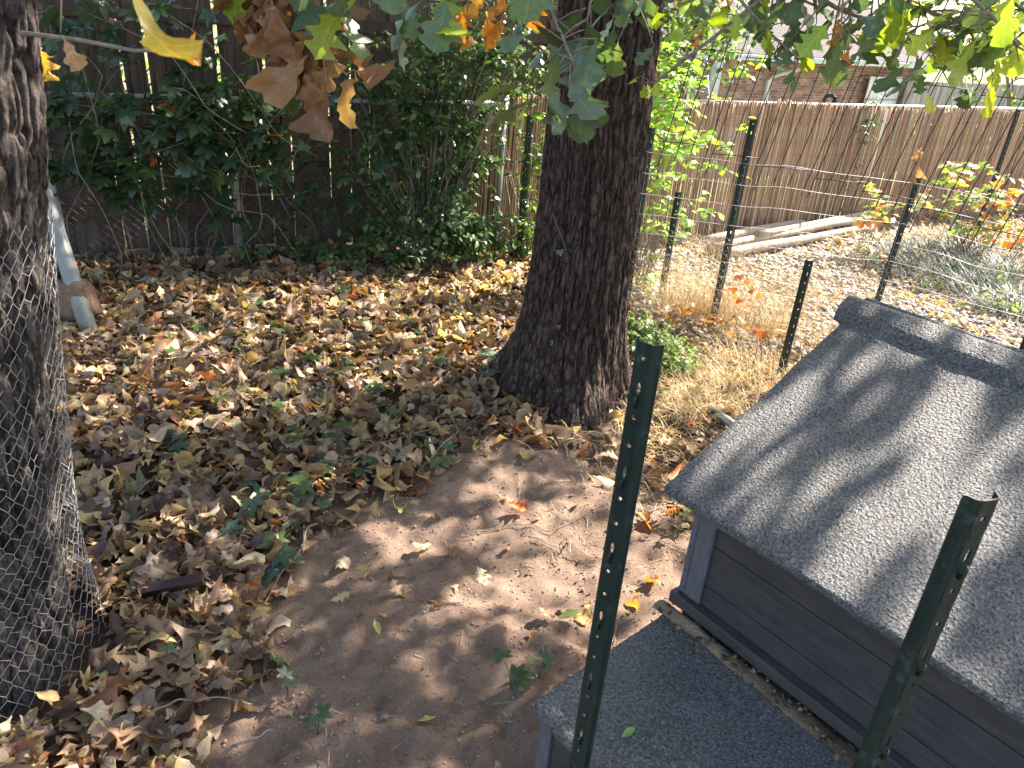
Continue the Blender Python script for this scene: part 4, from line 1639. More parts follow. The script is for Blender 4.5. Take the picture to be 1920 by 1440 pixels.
# one green leaf on the low lid
p = at(1165, 1382, 1.0)
p = np.array([0, 0, CAMH]) + (p - [0, 0, CAMH]) * ((.408 - CAMH) / (p[2] - CAMH))
me = MB().add(*leafshape(OVAL, 10, 2, np.random.default_rng(5), curl=1.2, bendv=.3, rollr=2.0, wrink=.01, wide=.9)).mesh('fallen_leaf', M_green_o)
tag(one_leaf(None, me, p, rotm(.6, 0, .1)[0], .042, (.16, .26, .05), 'fallen_leaf'), 'small green leaf lying on the flat lid of the low box', 'leaf')

# ------------------------------------------------------------------ small crumbs and straws on the soil
def debris():
    r = np.random.default_rng(31)
    n = 2600
    x, y = r.uniform(-1.0, 1.6, n), r.uniform(.9, 4.2, n)
    d = sdpoly(x, y, DIRT)
    right = np.clip((x + .2) / .9, 0, 1)
    k = ~blocked(x, y) & (((d < .1) & (r.random(n) < .25 + .75 * right)) | (x > .5))
    x, y = x[k], y[k]
    n = len(x)
    L = r.uniform(.012, .07, n)
    a = r.uniform(0, 6.3, n)
    z = G(x, y) + .005
    z2 = G(x + L * np.cos(a), y + L * np.sin(a)) + r.uniform(.001, .012, n)
    A = np.stack([x, y, z], 1)
    B = np.stack([x + L * np.cos(a), y + L * np.sin(a), z2], 1)
    V, F = wires(A, B, .0011, 3)
    pal = np.array([(.46, .36, .24), (.3, .22, .15), (.55, .46, .33), (.18, .13, .09)])
    C = np.repeat(pal[r.integers(0, 4, n)], 6, 0)
    mb = MB().add(V, F, None, C)
    # clods
    m = 6500
    x, y = r.uniform(-.85, 1.2, m), r.uniform(.9, 3.4, m)
    k = (sdpoly(x, y, DIRT) < .12) & ~blocked(x, y)
    x, y = x[k], y[k]
    m = len(x)
    bm = bmesh.new()
    bmesh.ops.create_icosphere(bm, subdivisions=1, radius=1)
    Vi = np.array([v.co for v in bm.verts])
    Fi = np.array([[v.index for v in f.verts] for f in bm.faces])
    bm.free()
    vs = [(Vi * (1 + .25 * r.normal(0, 1, (len(Vi), 1))) * (1, .8, .6), Fi, np.zeros((len(Vi), 2))) for _ in range(4)]
    S = r.uniform(.0015, .0055, m) * (1 + (r.random(m) < .03) * .9)
    q = inst(vs, r.integers(0, 4, m), np.stack([x, y, G(x, y) + S * .3], 1), rotm(r.uniform(0, 6, m), r.uniform(0, 6, m), 0 * x), S, np.array([.34, .25, .195]) * r.uniform(.65, 1.25, (m, 1)))
    o = q.build('soil_crumbs', M_debris)
    o['kind'] = 'stuff'
    o = mb.build('straw_bits', M_straw)
    o['kind'] = 'stuff'


debris()

# ------------------------------------------------------------------ fallen twigs and bare runners
tw_list = [([(600, 985), (560, 1060), (500, 1135)], .004, 'pale bare twig at the left edge of the bare soil, beside the seedling'),
           ([(870, 1000), (960, 985), (1040, 1000), (1120, 960)], .0025, 'thin dry twig crossing the sunlit soil by the orange leaf'),
           ([(405, 590), (450, 640), (560, 680), (620, 720)], .004, 'thin pale runner curving over the deep litter at the back'),
           ([(330, 660), (420, 700), (520, 750), (640, 790)], .0045, 'long brown runner across the middle of the litter'),
           ([(780, 740), (830, 800), (860, 840), (780, 900)], .004, 'arched runner at the edge of litter and soil, left of the oak'),
           ([(250, 730), (330, 700), (420, 690), (500, 720)], .0035, 'dark arched runner in the litter right of the caged trunk'),
           ([(640, 900), (720, 860), (830, 830), (930, 820)], .004, 'runner with creeper leaves lying above the bare soil'),
           ([(410, 1435), (460, 1410), (520, 1380)], .006, 'stout grey twig lying at the bottom among the leaves'),
           ([(270, 1370), (370, 1340), (480, 1325)], .0035, 'thin dark twig in the litter, lower left'),
           ([(590, 1360), (620, 1400), (625, 1450)], .002, 'hair thin stem on the soil edge at the bottom'),
           ([(1180, 1000), (1230, 960), (1265, 930)], .0025, 'thin dry straw behind the near green post'),
           ([(1000, 1010), (1060, 1040), (1130, 1060)], .002, 'straw lying over the sunlit soil')]
for pix, rad, lab in tw_list:
    P = np.array([gpt(x, y) for x, y in pix])
    P[:, 2] += .035 if P[0][0] < -.3 or P[0][1] > 3 else .012
    t = np.linspace(0, 1, len(P))
    f = np.linspace(0, 1, 22)
    Q = np.stack([np.interp(f, t, P[:, a]) for a in range(3)], 1)
    Q[:, :2] += .012 * np.stack([fbm(f * 4, rad * 999, 0, 2, 3), fbm(f * 4, rad * 999, 5, 2, 3)], 1)
    Q[:, 2] = G(Q[:, 0], Q[:, 1]) + (P[0][2] - float(G(P[0][0], P[0][1]))) + .03 * np.sin(f * math.pi) * (rad > .003)
    mb = MB().add(*tube(Q, np.linspace(rad, rad * .4, 22), 6))
    tag(mb.build('twig', M_twig), lab, 'twig')
# dark strip of edging half buried in the leaves
p = gpt(330, 1140)
o = boxobj('edging_strip', simple('dark_brown_metal', (.03, .016, .016), (.05, .028, .026), 10, .5), None, (-.10, .10, -.016, .016, 0, .045), .003, 2, loc=(p[0], p[1], p[2] + .035), rot=(.5, -.12, .30))
tag(o, 'dark maroon strip of edging half buried in the dry leaves', 'edging')
# pale root or pipe by the roof
a_, b_ = gpt(1330, 775), gpt(1400, 830)
o = MB().add(*tube([a_ + (0, 0, .02), (a_ + b_) / 2 + (0, 0, .025), b_ + (0, 0, .02)], .022, 14)).build('half_buried_pipe', M_galvpipe)
tag(o, 'short pale pipe half buried in the straw beside the roof', 'pipe')

# ------------------------------------------------------------------ creeper seedlings on the ground
PALM = [palmate(np.random.default_rng(700 + k)) for k in range(8)]
ME_palm = [MB().add(*v).mesh('leaf', M_creep_o) for v in PALM]
CG = np.array([(.045, .090, .040), (.065, .12, .05), (.04, .085, .05), (.08, .145, .045)])


def seedling(px, py, n, size, label, lit=1.0, hgt=.07):
    r = np.random.default_rng(px * 7 + py)
    p = gpt(px, py)
    t = thing('creeper_seedling', label, 'plant', p, 0, 'five leaved creeper seedlings')
    mb = MB()
    Ls = []
    for k in range(n):
        a = k * 2.4 + r.uniform(-.4, .4)
        d = size * r.uniform(.25, .8) * (1 if k else .1)
        tip = np.array([d * math.cos(a), d * math.sin(a), hgt * r.uniform(.5, 1.2)])
        mb.add(*tube([(0, 0, -.01), tip * (.4, .4, .7), tip], [.0016, .0014, .001], 5))
        Ls.append((tip, a, size * r.uniform(.5, .72)))
    mb.build('stem', M_stem, t)
    for tip, a, s_ in Ls:
        one_leaf(t, ME_palm[int(r.integers(8))], tip, rotm(a, r.uniform(-.2, .25), r.normal(0, .3))[0], s_, CG[int(r.integers(4))] * lit)


sl_ = [(527, 1065, 3, .16, 'largest creeper seedling, at the left edge of the bare soil'), (430, 1035, 1, .10, 'single creeper leaf in the litter left of the largest seedling'), (565, 950, 3, .12, 'creeper sprig where litter meets the upper left of the soil'),
       (690, 890, 3, .11, 'creeper sprig above the bare soil'), (620, 900, 3, .10, 'creeper sprig in the litter left of the others above the soil'), (800, 860, 3, .09, 'creeper sprig just left of the top of the soil'), (770, 850, 2, .08, 'small creeper sprig in the litter above the soil'),
       (960, 1300, 2, .10, 'dark creeper seedling at the front, left of the low box'), (1010, 1285, 2, .08, 'pale creeper sprig touching the corner of the low lid'), (597, 1375, 2, .07, 'small creeper seedling at the bottom edge of the soil'), (540, 1305, 2, .06, 'tiny creeper seedling in the lower litter'),
       (450, 665, 3, .12, 'bright creeper sprig in the middle of the back litter'), (520, 640, 3, .11, 'creeper sprig right of the bright one in the back litter'), (590, 700, 3, .11, 'creeper sprig halfway between the oak and the left fence'), (650, 715, 3, .11, 'creeper sprig left of the oak foot'),
       (350, 745, 2, .08, 'small bright green sprig in the litter at left'), (520, 800, 3, .09, 'very pale sunlit sprig in the middle of the litter'), (330, 690, 3, .09, 'dull creeper sprig in the dark hollow of the litter'), (560, 850, 3, .09, 'creeper sprig in the centre of the litter'),
       (770, 650, 2, .10, 'creeper sprig in the dark litter near the oak'), (600, 770, 3, .07, 'small creeper sprig under the long runner'), (1262, 975, 3, .09, 'creeper shoot beside the corner trim of the dog house'), (1270, 1010, 2, .07, 'lower creeper shoot beside the dog house corner'),
       (320, 1265, 1, .07, 'pale grey green leaflet cluster in the lower litter'), (1230, 760, 2, .07, 'small sprig behind the near green post')]
_r = np.random.default_rng(23)
for _x, _y, _where in ((300, 600, 'at the back left of the litter'), (400, 560, 'close below the chain link post'), (480, 590, 'in the back litter, right of the chain link post'), (640, 580, 'in the back litter below the dark shrub'), (740, 560, 'in the back litter left of the oak'),
                       (700, 640, 'in the litter halfway to the corner shrub'), (820, 700, 'in the litter close to the oak foot'), (860, 620, 'between the corner shrub and the oak'), (380, 640, 'below the thin pale runner, left'), (250, 700, 'right of the caged trunk at half height'),
                       (420, 780, 'in the left middle of the litter'), (640, 830, 'above the bare soil, left group'), (730, 800, 'above the bare soil, right group'), (600, 960, 'at the top left edge of the bare soil'), (660, 920, 'at the upper edge of the bare soil'),
                       (480, 960, 'in the litter left of the bare soil'), (560, 1010, 'just above the largest seedling'), (820, 880, 'at the top of the bare soil'), (700, 760, 'under the arched runner'), (540, 740, 'on the long brown runner'), (330, 880, 'in the lower left litter')):
    sl_.append((_x, _y, int(_r.integers(2, 5)), float(_r.uniform(.08, .13)), 'green creeper sprig ' + _where))
for a in sl_:
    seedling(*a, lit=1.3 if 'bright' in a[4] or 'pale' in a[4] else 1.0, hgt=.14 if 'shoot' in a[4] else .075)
# grey green oak shoot at the left foot of the oak
t = thing('oak_sapling', 'small grey green leafy oak shoot at the left foot of the big oak', 'sapling', gpt(925, 715))
r = np.random.default_rng(8)
MB().add(*tube([(0, 0, 0), (.01, 0, .08), (.02, .01, .15)], [.003, .0025, .002], 5)).build('stem', M_twig, t)
for k in range(6):
    one_leaf(t, ME_live[k], (.01 + .02 * math.cos(k), .02 * math.sin(k), .05 + .018 * k), rotm(k * 1.3 + 3, -.3, .2)[0], .13, GREENS[4] * 1.15)
t = thing('creeper_vine', 'thin creeper stem with tiny leaves climbing the big oak trunk', 'vine')
cl = np.array([at(985, 730, 3.56), at(1040, 640, 3.56), at(1050, 560, 3.565), at(1065, 500, 3.565), at(1040, 400, 3.58)])
f = np.linspace(0, 1, 30)
Q = np.stack([np.interp(f, np.linspace(0, 1, 5), cl[:, a]) for a in range(3)], 1)
Q[:, 0] += .01 * np.sin(f * 17)
MB().add(*tube(Q, .0016, 5)).build('stem', M_twig, t)
for px, py, s_ in ((1040, 640, .035), (1036, 655, .03), (1050, 470, .03), (1047, 610, .02)):
    one_leaf(t, ME_palm[1], at(px, py, 3.54), rotm(-1.2, 1.0, .3)[0], s_, (.14, .2, .12))

# ------------------------------------------------------------------ creeper over the chain link
def fence_creeper():
    r = np.random.default_rng(55)
    t = thing('creeper_vine', 'dark five leaved creeper sprawling over the chain link fence and its rail', 'vine', (0, 0, 0))
    blobs = [(250, 210, 120, 30, 34), (400, 200, 90, 34, 46), (330, 270, 110, 40, 34), (460, 240, 60, 60, 34), (170, 310, 60, 25, 16), (220, 320, 70, 20, 14), (420, 330, 50, 60, 18), (120, 210, 40, 60, 14), (295, 360, 30, 25, 5), (230, 355, 20, 25, 4),
             (500, 420, 30, 14, 4), (470, 470, 20, 20, 4), (560, 330, 50, 60, 10), (640, 430, 60, 70, 10), (200, 60, 100, 45, 22), (370, 60, 70, 50, 12), (530, 250, 60, 70, 16), (120, 120, 40, 50, 8), (560, 480, 60, 20, 6), (640, 500, 60, 15, 6)]
    P, sz = [], []
    for bx, by, sx, sy, n in blobs:
        for k in range(int(n * 2.2)):
            px, py = r.normal(bx, sx), r.normal(by, sy)
            if px < 85 or px > 900:
                continue
            # depth of the fence plane at that column, a little in front
            d = at(px, py, 1) - [0, 0, CAMH]
            den = d[0] * FN[0] + d[1] * FN[1]
            s0 = -r.uniform(.04, .28)
            tt = (FO @ FN + s0) / den
            p = np.array([0, 0, CAMH]) + d * tt
            if p[2] > .05:
                P.append(p)
                sz.append(r.uniform(.065, .125))
    P, sz = np.array(P), np.array(sz)
    n = len(P)
    yaw = r.normal(-2.1, .8, n)
    Rm = rotm(yaw, r.normal(.45, .35, n), r.normal(0, .4, n))
    C = CG[r.integers(0, 4, n)] * r.uniform(.7, 1.1, (n, 1))
    C[r.random(n) < .02] = (.5, .13, .03)
    mb = MB()
    for k in range(34):
        a = P[int(r.integers(n))]
        b_ = P[int(r.integers(n))]
        if np.linalg.norm(a - b_) < 1.4:
            mb.add(*tube(curve(a, b_, 12, .05, .06, r), [.003] * 11 + [.0015], 4))
    for k in range(14):
        a = P[int(r.integers(n))].copy()
        b_ = a.copy()
        b_[2] = 0
        b_[0] += r.normal(0, .15)
        mb.add(*tube(curve(a, b_, 12, 0, .06, r), .003, 4))
    mb.build('stem', M_twig, t)
    scatter(t, PALM, PALM[:3], P, Rm, sz, C, 290, M_creep_o, M_creep_a)


fence_creeper()

OVL = [leafshape(OVAL, 6, 1, np.random.default_rng(800 + k), curl=-.4, bendv=-.5, rollr=1.5, wrink=.01, wide=1.1, fwd=0) for k in range(4)]


def shrub(label, base, blobs, nleaf, size, cols, n_ind, r, mo=M_creep_o, ma=M_creep_a, cat='shrub', name='shrub', down=.3, hi=OVL, lo=OVL, stemr=.008, twigs=26, zmin=.03):
    """stems fan out from the base to leaf clusters; blobs are (centre, radius, weight)"""
    t = thing(name, label, cat, (base[0], base[1], float(G(base[0], base[1]))))
    o0 = np.array([base[0], base[1], float(G(base[0], base[1]))])
    wgt = np.array([b[2] for b in blobs], float)
    pick = r.choice(len(blobs), nleaf, p=wgt / wgt.sum())
    cen = np.array([b[0] for b in blobs])
    rad = np.array([np.broadcast_to(b[1], 3) for b in blobs])
    mb = MB()
    ends = []
    for k in range(twigs):
        b = int(r.choice(len(blobs), p=wgt / wgt.sum()))
        e = cen[b] + r.normal(0, .6, 3) * rad[b]
        e[2] = max(e[2], .1)
        ends.append((b, e))
        s_ = np.array([o0[0] + r.normal(0, .05), o0[1] + r.normal(0, .05), o0[2] - .02])
        mid_ = s_ * .5 + e * .5 + (0, 0, .12 * np.linalg.norm(e - s_))
        f = np.linspace(0, 1, 12)[:, None]
        C_ = s_ * (1 - f) ** 2 + 2 * mid_ * f * (1 - f) + e * f * f
        C_ += .01 * r.normal(0, 1, C_.shape)
        mb.add(*tube(C_ - o0, np.linspace(stemr, .0015, 12), 5))
    mb.build('stem', M_twig, t)
    # leaves sit along twigs inside each cluster: short rows
    nrow = max(1, nleaf // 7)
    rows = r.choice(len(blobs), nrow, p=wgt / wgt.sum())
    P, Y_, Pi = [], [], []
    for b in rows:
        c = cen[b] + np.clip(r.normal(0, .62, 3), -1.4, 1.4) * rad[b]
        a = r.uniform(0, 6.28)
        el = r.normal(.1, .4)
        dr = np.array([math.cos(a) * math.cos(el), math.sin(a) * math.cos(el), math.sin(el)])
        for q in range(7):
            P.append(c + dr * q * size * .42)
            Y_.append(a + (.9 if q % 2 else -.9) + r.normal(0, .2))
            Pi.append(r.normal(down, .3))
    P = np.array(P)
    n = len(P)
    k = P[:, 2] > zmin
    P, Y_, Pi = P[k], np.array(Y_)[k], np.array(Pi)[k]
    n = len(P)
    Rm = rotm(Y_, Pi, r.normal(0, .5, n))
    cols = np.array(cols)
    C = cols[r.integers(0, len(cols), n)] * r.uniform(.8, 1.2, (n, 1))
    scatter(t, hi, lo, P - o0, Rm, size * r.uniform(.7, 1.2, n), C, 0 if n_ind == 0 else n_ind, mo, ma) if n_ind == 0 else _sc(t, hi, lo, P, o0, Rm, size * r.uniform(.7, 1.2, n), C, n_ind, mo, ma)
    return t


def _sc(t, hi, lo, P, o0, Rm, S, C, n_ind, mo, ma):
    px, py, z = proj(P)
    inside = (px > -20) & (px < 1940) & (py > -20) & (py < 1460) & (z > .1)
    score = np.where(inside, S / np.maximum(z, .1), 0)
    order = np.argsort(-score)[:n_ind]
    order = order[score[order] > 0]
    rest = np.setdiff1d(np.arange(len(P)), order)
    mes = [MB().add(V, F, U).mesh('leaf', mo) for V, F, U in hi]
    for k in order:
        one_leaf(t, mes[int(rng.integers(len(mes)))], P[k] - o0, Rm[k], S[k], C[k])
    if len(rest):
        o = inst(lo, rng.integers(0, len(lo), len(rest)), P[rest] - o0, Rm[rest], S[rest], C[rest]).build('foliage', ma, t)
        o['kind'] = 'stuff'


DG = [(.045, .095, .030), (.06, .12, .035), (.075, .14, .04), (.05, .10, .05)]
YG = [(.17, .30, .04), (.22, .36, .05), (.14, .26, .04), (.27, .38, .06)]
r = np.random.default_rng(66)


def bp(px, py, y, rad, wt):
    return (at(px, py, y), rad, wt)


shrub('dense dark glossy shrub filling the corner where the two fences meet', (-.75, 5.75),
      [bp(700, 330, 5.75, (.28, .2, .30), 2), bp(800, 300, 5.85, (.30, .2, .35), 3), bp(860, 420, 5.7, (.25, .18, .22), 3), bp(760, 450, 5.5, (.3, .2, .15), 2), bp(880, 230, 5.9, (.22, .2, .3), 3), bp(790, 180, 5.9, (.25, .2, .25), 3), bp(870, 80, 6.0, (.3, .2, .25), 3), bp(860, 330, 5.8, (.12, .15, .3), 1.0), bp(640, 480, 5.4, (.3, .15, .08), .6), bp(700, 160, 5.8, (.25, .2, .2), 1.5), bp(890, 440, 5.7, (.12, .15, .12), 1.0), bp(940, 110, 6.0, (.25, .2, .25), 2)],
      6500, .060, DG + [(.11, .18, .05), (.08, .13, .07)], 250, r, stemr=.008, twigs=110)
shrub('loose sunlit shrub against the reed fence, left of the oak trunk', (-.02, 6.15),
      [bp(1015, 300, 6.0, (.08, .1, .3), 2), bp(1010, 400, 5.9, (.10, .1, .25), 2), bp(960, 180, 6.1, (.2, .15, .2), 1.2), bp(1000, 460, 5.8, (.12, .1, .12), 1)],
      700, .055, DG[1:] + YG[:2], 120, r)
shrub('leafy green tree crown beyond the corner of the fences', (-.3, 8.4),
      [((-.4, 8.2, 2.4), (.7, .4, .45), 3), ((-.1, 8.0, 1.6), (.5, .3, .4), 1.5), ((-1.2, 8.6, 2.6), (.8, .4, .5), 2), ((.6, 8.4, 2.5), (.5, .4, .5), 2), ((1.3, 8.8, 4.4), (1.3, 1.2, .9), 6)],  # last, highest clump added above the view to shade the back left
      7000, .075, DG[1:] + YG[:1], 0, r, stemr=.03, twigs=30, cat='tree', name='tree')
shrub('bright yellow green shrub growing just right of the oak trunk', (.90, 5.6),
      [bp(1235, 300, 5.6, (.10, .1, .28), 2), bp(1300, 270, 5.5, (.24, .1, .10), 2.4), bp(1275, 140, 5.6, (.14, .1, .16), 2), bp(1250, 200, 5.6, (.12, .1, .15), 2), bp(1235, 420, 5.55, (.08, .08, .16), 1.0), bp(1290, 395, 5.5, (.10, .1, .06), .8), bp(1210, 520, 5.4, (.05, .08, .12), .5), bp(1215, 150, 5.7, (.1, .1, .2), 1)],
      760, .074, YG, 290, r, M_green_o, M_green_a, down=.0, twigs=22, stemr=.006)
# weeds and saplings
shrub('low bright bushy weed at the right foot of the oak', (.88, 4.45), [bp(1215, 640, 4.4, (.14, .1, .08), 2), bp(1260, 680, 4.15, (.13, .1, .08), 2), bp(1190, 610, 4.5, (.08, .1, .07), 1)], 2400, .034, [(.16, .24, .08), (.22, .30, .11), (.12, .2, .07)], 60, r, twigs=14, stemr=.003)

OAKL = [live_var(12, 2, np.random.default_rng(850 + k), droop=.9) for k in range(5)]
OR = [(.60, .19, .03), (.5, .14, .03), (.62, .28, .05), (.42, .12, .04)]
MX = [(.26, .28, .06), (.34, .25, .06), (.14, .22, .06), (.38, .14, .05), (.18, .26, .07), (.40, .31, .07), (.12, .19, .07), (.20, .26, .08), (.15, .22, .09)]
shrub('young oak with orange leaves standing in the straw by the short post', (1.50, 4.25), [(np.array([1.50, 4.6, .38]), (.06, .06, .06), 2), (np.array([1.30, 4.35, .22]), (.10, .08, .07), 2), (np.array([1.62, 4.35, .25]), (.04, .05, .05), .6)], 34, .075, OR, 34, r, M_dead_o, M_dead_a, 'sapling', 'oak_sapling', .2, OAKL, OAKL, .003, 10)
shrub('rust leaved oak seedling beside the bright weed', (1.0, 4.8), [(np.array([.98, 4.75, .16]), (.16, .06, .05), 2), (np.array([1.2, 4.7, .14]), (.08, .06, .04), 1)], 40, .065, [(.42, .17, .05), (.5, .22, .05), (.3, .14, .07)], 40, r, M_dead_o, M_dead_a, 'sapling', 'oak_sapling', .2, OAKL, OAKL, .003, 10)
shrub('yellow green oak sapling left of the post behind the ridge', (3.2, 7.2), [bp(1665, 400, 7.0, (.12, .1, .1), 2), bp(1630, 420, 7.0, (.08, .1, .08), 1), bp(1640, 480, 6.6, (.1, .1, .06), 1)], 80, .10, MX, 80, r, M_green_o, M_green_a, 'sapling', 'oak_sapling', .1, OAKL, OAKL, .005, 14)
shrub('large yellow and orange oak sapling in the bed at right', (4.3, 7.4), [bp(1790, 370, 7.2, (.25, .2, .16), 3), bp(1840, 320, 7.4, (.25, .2, .12), 2), bp(1740, 380, 7.0, (.15, .1, .1), 1), bp(1870, 430, 6.9, (.2, .2, .1), 2), bp(1850, 380, 7.2, (.2, .2, .1), 2)], 270, .095, MX, 270, r, M_green_o, M_green_a, 'sapling', 'oak_sapling', .1, OAKL, OAKL, .006, 26)
shrub('reddish leaved sapling at the right edge of the bed', (4.9, 7.6), [bp(1895, 350, 7.4, (.15, .2, .1), 2), bp(1905, 440, 6.9, (.12, .2, .1), 2), bp(1900, 300, 7.6, (.1, .1, .1), 1)], 70, .10, OR + MX[:2], 70, r, M_green_o, M_green_a, 'sapling', 'oak_sapling', .1, OAKL, OAKL, .005, 12)
shrub('low green leafy plant beneath the saplings, right edge', (3.95, 6.0), [bp(1830, 590, 5.7, (.2, .15, .05), 2), bp(1890, 560, 5.7, (.12, .15, .06), 2), bp(1760, 540, 6.2, (.15, .1, .05), 1)], 260, .06, [(.12, .17, .10), (.17, .23, .12), (.24, .30, .08)], 100, r, twigs=10, stemr=.004)
shrub('small creeper climbing the reed fence', fpt(4.1, -.05), [(fpt(4.1, -.06, .95), (.06, .03, .12), 2), (fpt(4.15, -.06, .45), (.06, .03, .2), 1), (fpt(4.1, -.02, 1.25), (.12, .05, .03), 1)], 110, .05, DG, 60, r, cat='vine', name='creeper_vine', stemr=.003, twigs=8)


# ------------------------------------------------------------------ grasses
def blades(P, L, az, lean, width, C, segs=3, droop=.8, r=None):
    n = len(P)
    f = np.linspace(0, 1, segs + 1)
    d = np.stack([np.cos(az), np.sin(az), 0 * az], 1)
    side = np.stack([-np.sin(az), np.cos(az), 0 * az], 1)
    V = []
    for q in f:
        th = lean + droop * q
        pos = P + (d * (np.sin(lean + droop * q * .5) * q * L)[:, None]) + np.array([0, 0, 1.]) * (np.cos(lean + droop * q * .5) * q * L)[:, None]
        wd = (width * (1 - q ** 1.5) + .0002)[:, None]
        V += [pos - side * wd, pos + side * wd]
    V = np.stack(V, 1).reshape(-1, 3)
    m = 2 * (segs + 1)
    fc = np.array([(2 * k, 2 * k + 1, 2 * k + 3, 2 * k + 2) for k in range(segs)])
    F = (fc[None] + (np.arange(n) * m)[:, None, None]).reshape(-1, 4)
    return V, F, None, np.repeat(C, m, 0)


def straw():
    r = np.random.default_rng(91)
    mb = MB()
    for (px, py, y, sx, sy, n, L0, lean0, th) in [(1320, 740, 0, .15, .17, 800, .22, .9, 1), (1400, 700, 0, .16, .20, 420, .24, .8, 1), (1240, 770, 0, .14, .14, 220, .20, 1.0, 1), (1300, 590, 0, .22, .14, 560, .46, .12, 0), (1420, 620, 0, .22, .16, 420, .35, .25, 0),
                                                   (1180, 850, 0, .2, .2, 260, .14, 1.2, 1), (1500, 560, 0, .3, .2, 260, .3, .2, 0), (1330, 480, 0, .2, .2, 160, .25, .3, 0), (1250, 880, 0, .12, .25, 200, .14, 1.2, 1), (1600, 640, 0, .3, .2, 120, .2, .3, 0), (1650, 500, 0, .6, .4, 200, .2, .5, 0), (1450, 500, 0, .5, .3, 160, .16, .9, 0)]:
        n = int(n * 1.8)
        c = gpt(px, py)
        x, yv = c[0] + r.normal(0, sx, n), c[1] + r.normal(0, sy, n)
        k = ~blocked(x, yv)
        x, yv = x[k], yv[k]
        m = len(x)
        P = np.stack([x, yv, G(x, yv) - .005], 1)
        n = n
        pal = np.array([(.58, .41, .17), (.64, .50, .27), (.48, .30, .11), (.66, .55, .36)])
        mb.add(*blades(P, L0 * r.uniform(.4, 1.3, m), r.uniform(0, 6.3, m), np.abs(r.normal(lean0, .35, m)), r.uniform(.0008, .0018, m), pal[r.integers(0, 4, m)], 4, r.uniform(.2, 1.6, m)))
    o = mb.build('dry_grass', M_straw)
    o['kind'] = 'stuff'
    # blue green strap leaved clumps at the right
    M_lir = attrmat('strap_leaf', .5, 0, 40, .4)
    cl = [(1690, 500, 'left'), (1760, 520, ''), (1830, 540, ''), (1890, 520, ''), (1740, 470, ''), (1820, 480, ''), (1900, 590, '')]
    labs = ['leftmost tuft of grey green strap grass, behind the green post', 'grey green grass tuft in the middle of the bed edge', 'grey green grass tuft overhanging the pebbles, right side', 'grey green grass tuft at the right edge under the red sapling', 'rear grey green grass tuft below the yellow sapling', 'rear grey green grass tuft below the large sapling', 'lowest grey green grass tuft at the right edge']
    for (px, py, _), lab in zip(cl, labs):
        c = gpt(px, py)
        n = 520
        x, yv = r.normal(0, .17, n), r.normal(0, .14, n)
        pal = np.array([(.07, .105, .08), (.10, .145, .11), (.05, .08, .06), (.15, .19, .15)])
        P = np.stack([x, yv, 0 * x - .01], 1)
        o = MB().add(*blades(P, r.uniform(.15, .38, n), np.arctan2(yv, x) + r.normal(0, .7, n), np.abs(r.normal(.4, .3, n)), r.uniform(.0018, .0034, n), pal[r.integers(0, 4, n)], 5, r.uniform(1.0, 2.2, n))).build('grass_tuft', M_lir)
        o.location = c
        tag(o, lab, 'grass tuft', 'grey green grass tufts')


straw()


# ------------------------------------------------------------------ leaves scattered on the pebbles
def yard_bits():
    r = np.random.default_rng(17)
    n = 5200
    x, y = r.uniform(.9, 6, n), r.uniform(4.5, 9.3, n)
    k = gravel_mask(x, y) & (fs(x, y) < -.05)
    k &= r.random(n) < np.where((x > 3.0), .7, .16)
    x, y = x[k], y[k]
    n = len(x)
    pal = np.array([(.44, .31, .17), (.52, .40, .24), (.5, .2, .06), (.35, .22, .12), (.3, .32, .12)])
    C = pal[r.choice(5, n, p=[.34, .3, .08, .22, .06])]
    o = inst(DEAD_LO, r.integers(0, len(DEAD_LO), n), np.stack([x, y, G(x, y) + .03], 1), rotm(r.uniform(0, 6.3, n), r.normal(0, .4, n), r.normal(0, .4, n)), r.uniform(.025, .085, n), C).build('leaf_litter', M_dead_a)
    o['kind'] = 'stuff'


yard_bits()
# two brown leaves caught on the wire by the post
o = thing('caught_leaf', 'dry brown leaf blades caught in the wire above the roof ridge post', 'leaf', at(1720, 290, 4.6))
for k, (dx, dz, a) in enumerate(((0, .02, .6), (.03, -.05, 1.3), (-.02, -.05, -1.2))):
    one_leaf(o, ME_dry[k], (dx, 0, dz), rotm(0, a, 1.2)[0], .10, (.40, .22, .13), 'leaf_blade')

# ------------------------------------------------------------------ the neighbour's house, lower down the slope
HU = np.array([.848, .530])          # along the wall
HN = np.array([-.530, .848])
hd = at(1315, 106, 22.0)
HO = np.array([hd[0], hd[1]])
HZ = hd[2]                            # underside of the eave
hrot = math.atan2(HU[1], HU[0])
hb = thing('brick_house', 'neighbouring pink brick house with pale gutter and mauve shingle roof', 'house', (HO[0], HO[1], 0), hrot)
M_mortar = simple('mortar', (.38, .33, .30), (.50, .45, .41), 9, .9)
M_brick = attrmat('pink_brick', .85, .002, 20, .2)
M_white = simple('white_paint', (.62, .64, .66), (.74, .76, .78), 4, .5)
M_sofit = simple('pale_gutter', (.48, .54, .56), (.62, .68, .70), 4, .4)
zb0 = -2.6
boxobj('wall', M_mortar, hb, (-9, 9.3, .0, .3, zb0, HZ), 0)
mb = MB()
r = np.random.default_rng(33)
bl, bh = .185, .066
for row in range(int((HZ + .9) / .077)):
    z = HZ - .08 - row * .077
    xx = -2.2 + (row % 2) * .098
    while xx < 9.1:
        V, F = box(xx, xx + bl, -.010 + r.uniform(-.002, .002), 0.01, z, z + bh)
        pal = np.array([(.30, .17, .14), (.36, .22, .18), (.25, .15, .14), (.42, .27, .21), (.30, .22, .21)])
        mb.add(V, F, None, pal[int(r.integers(5))] * r.uniform(.8, 1.15))
        xx += .196
mb.build('brickwork', M_brick, hb, smooth=False, kind='stuff')
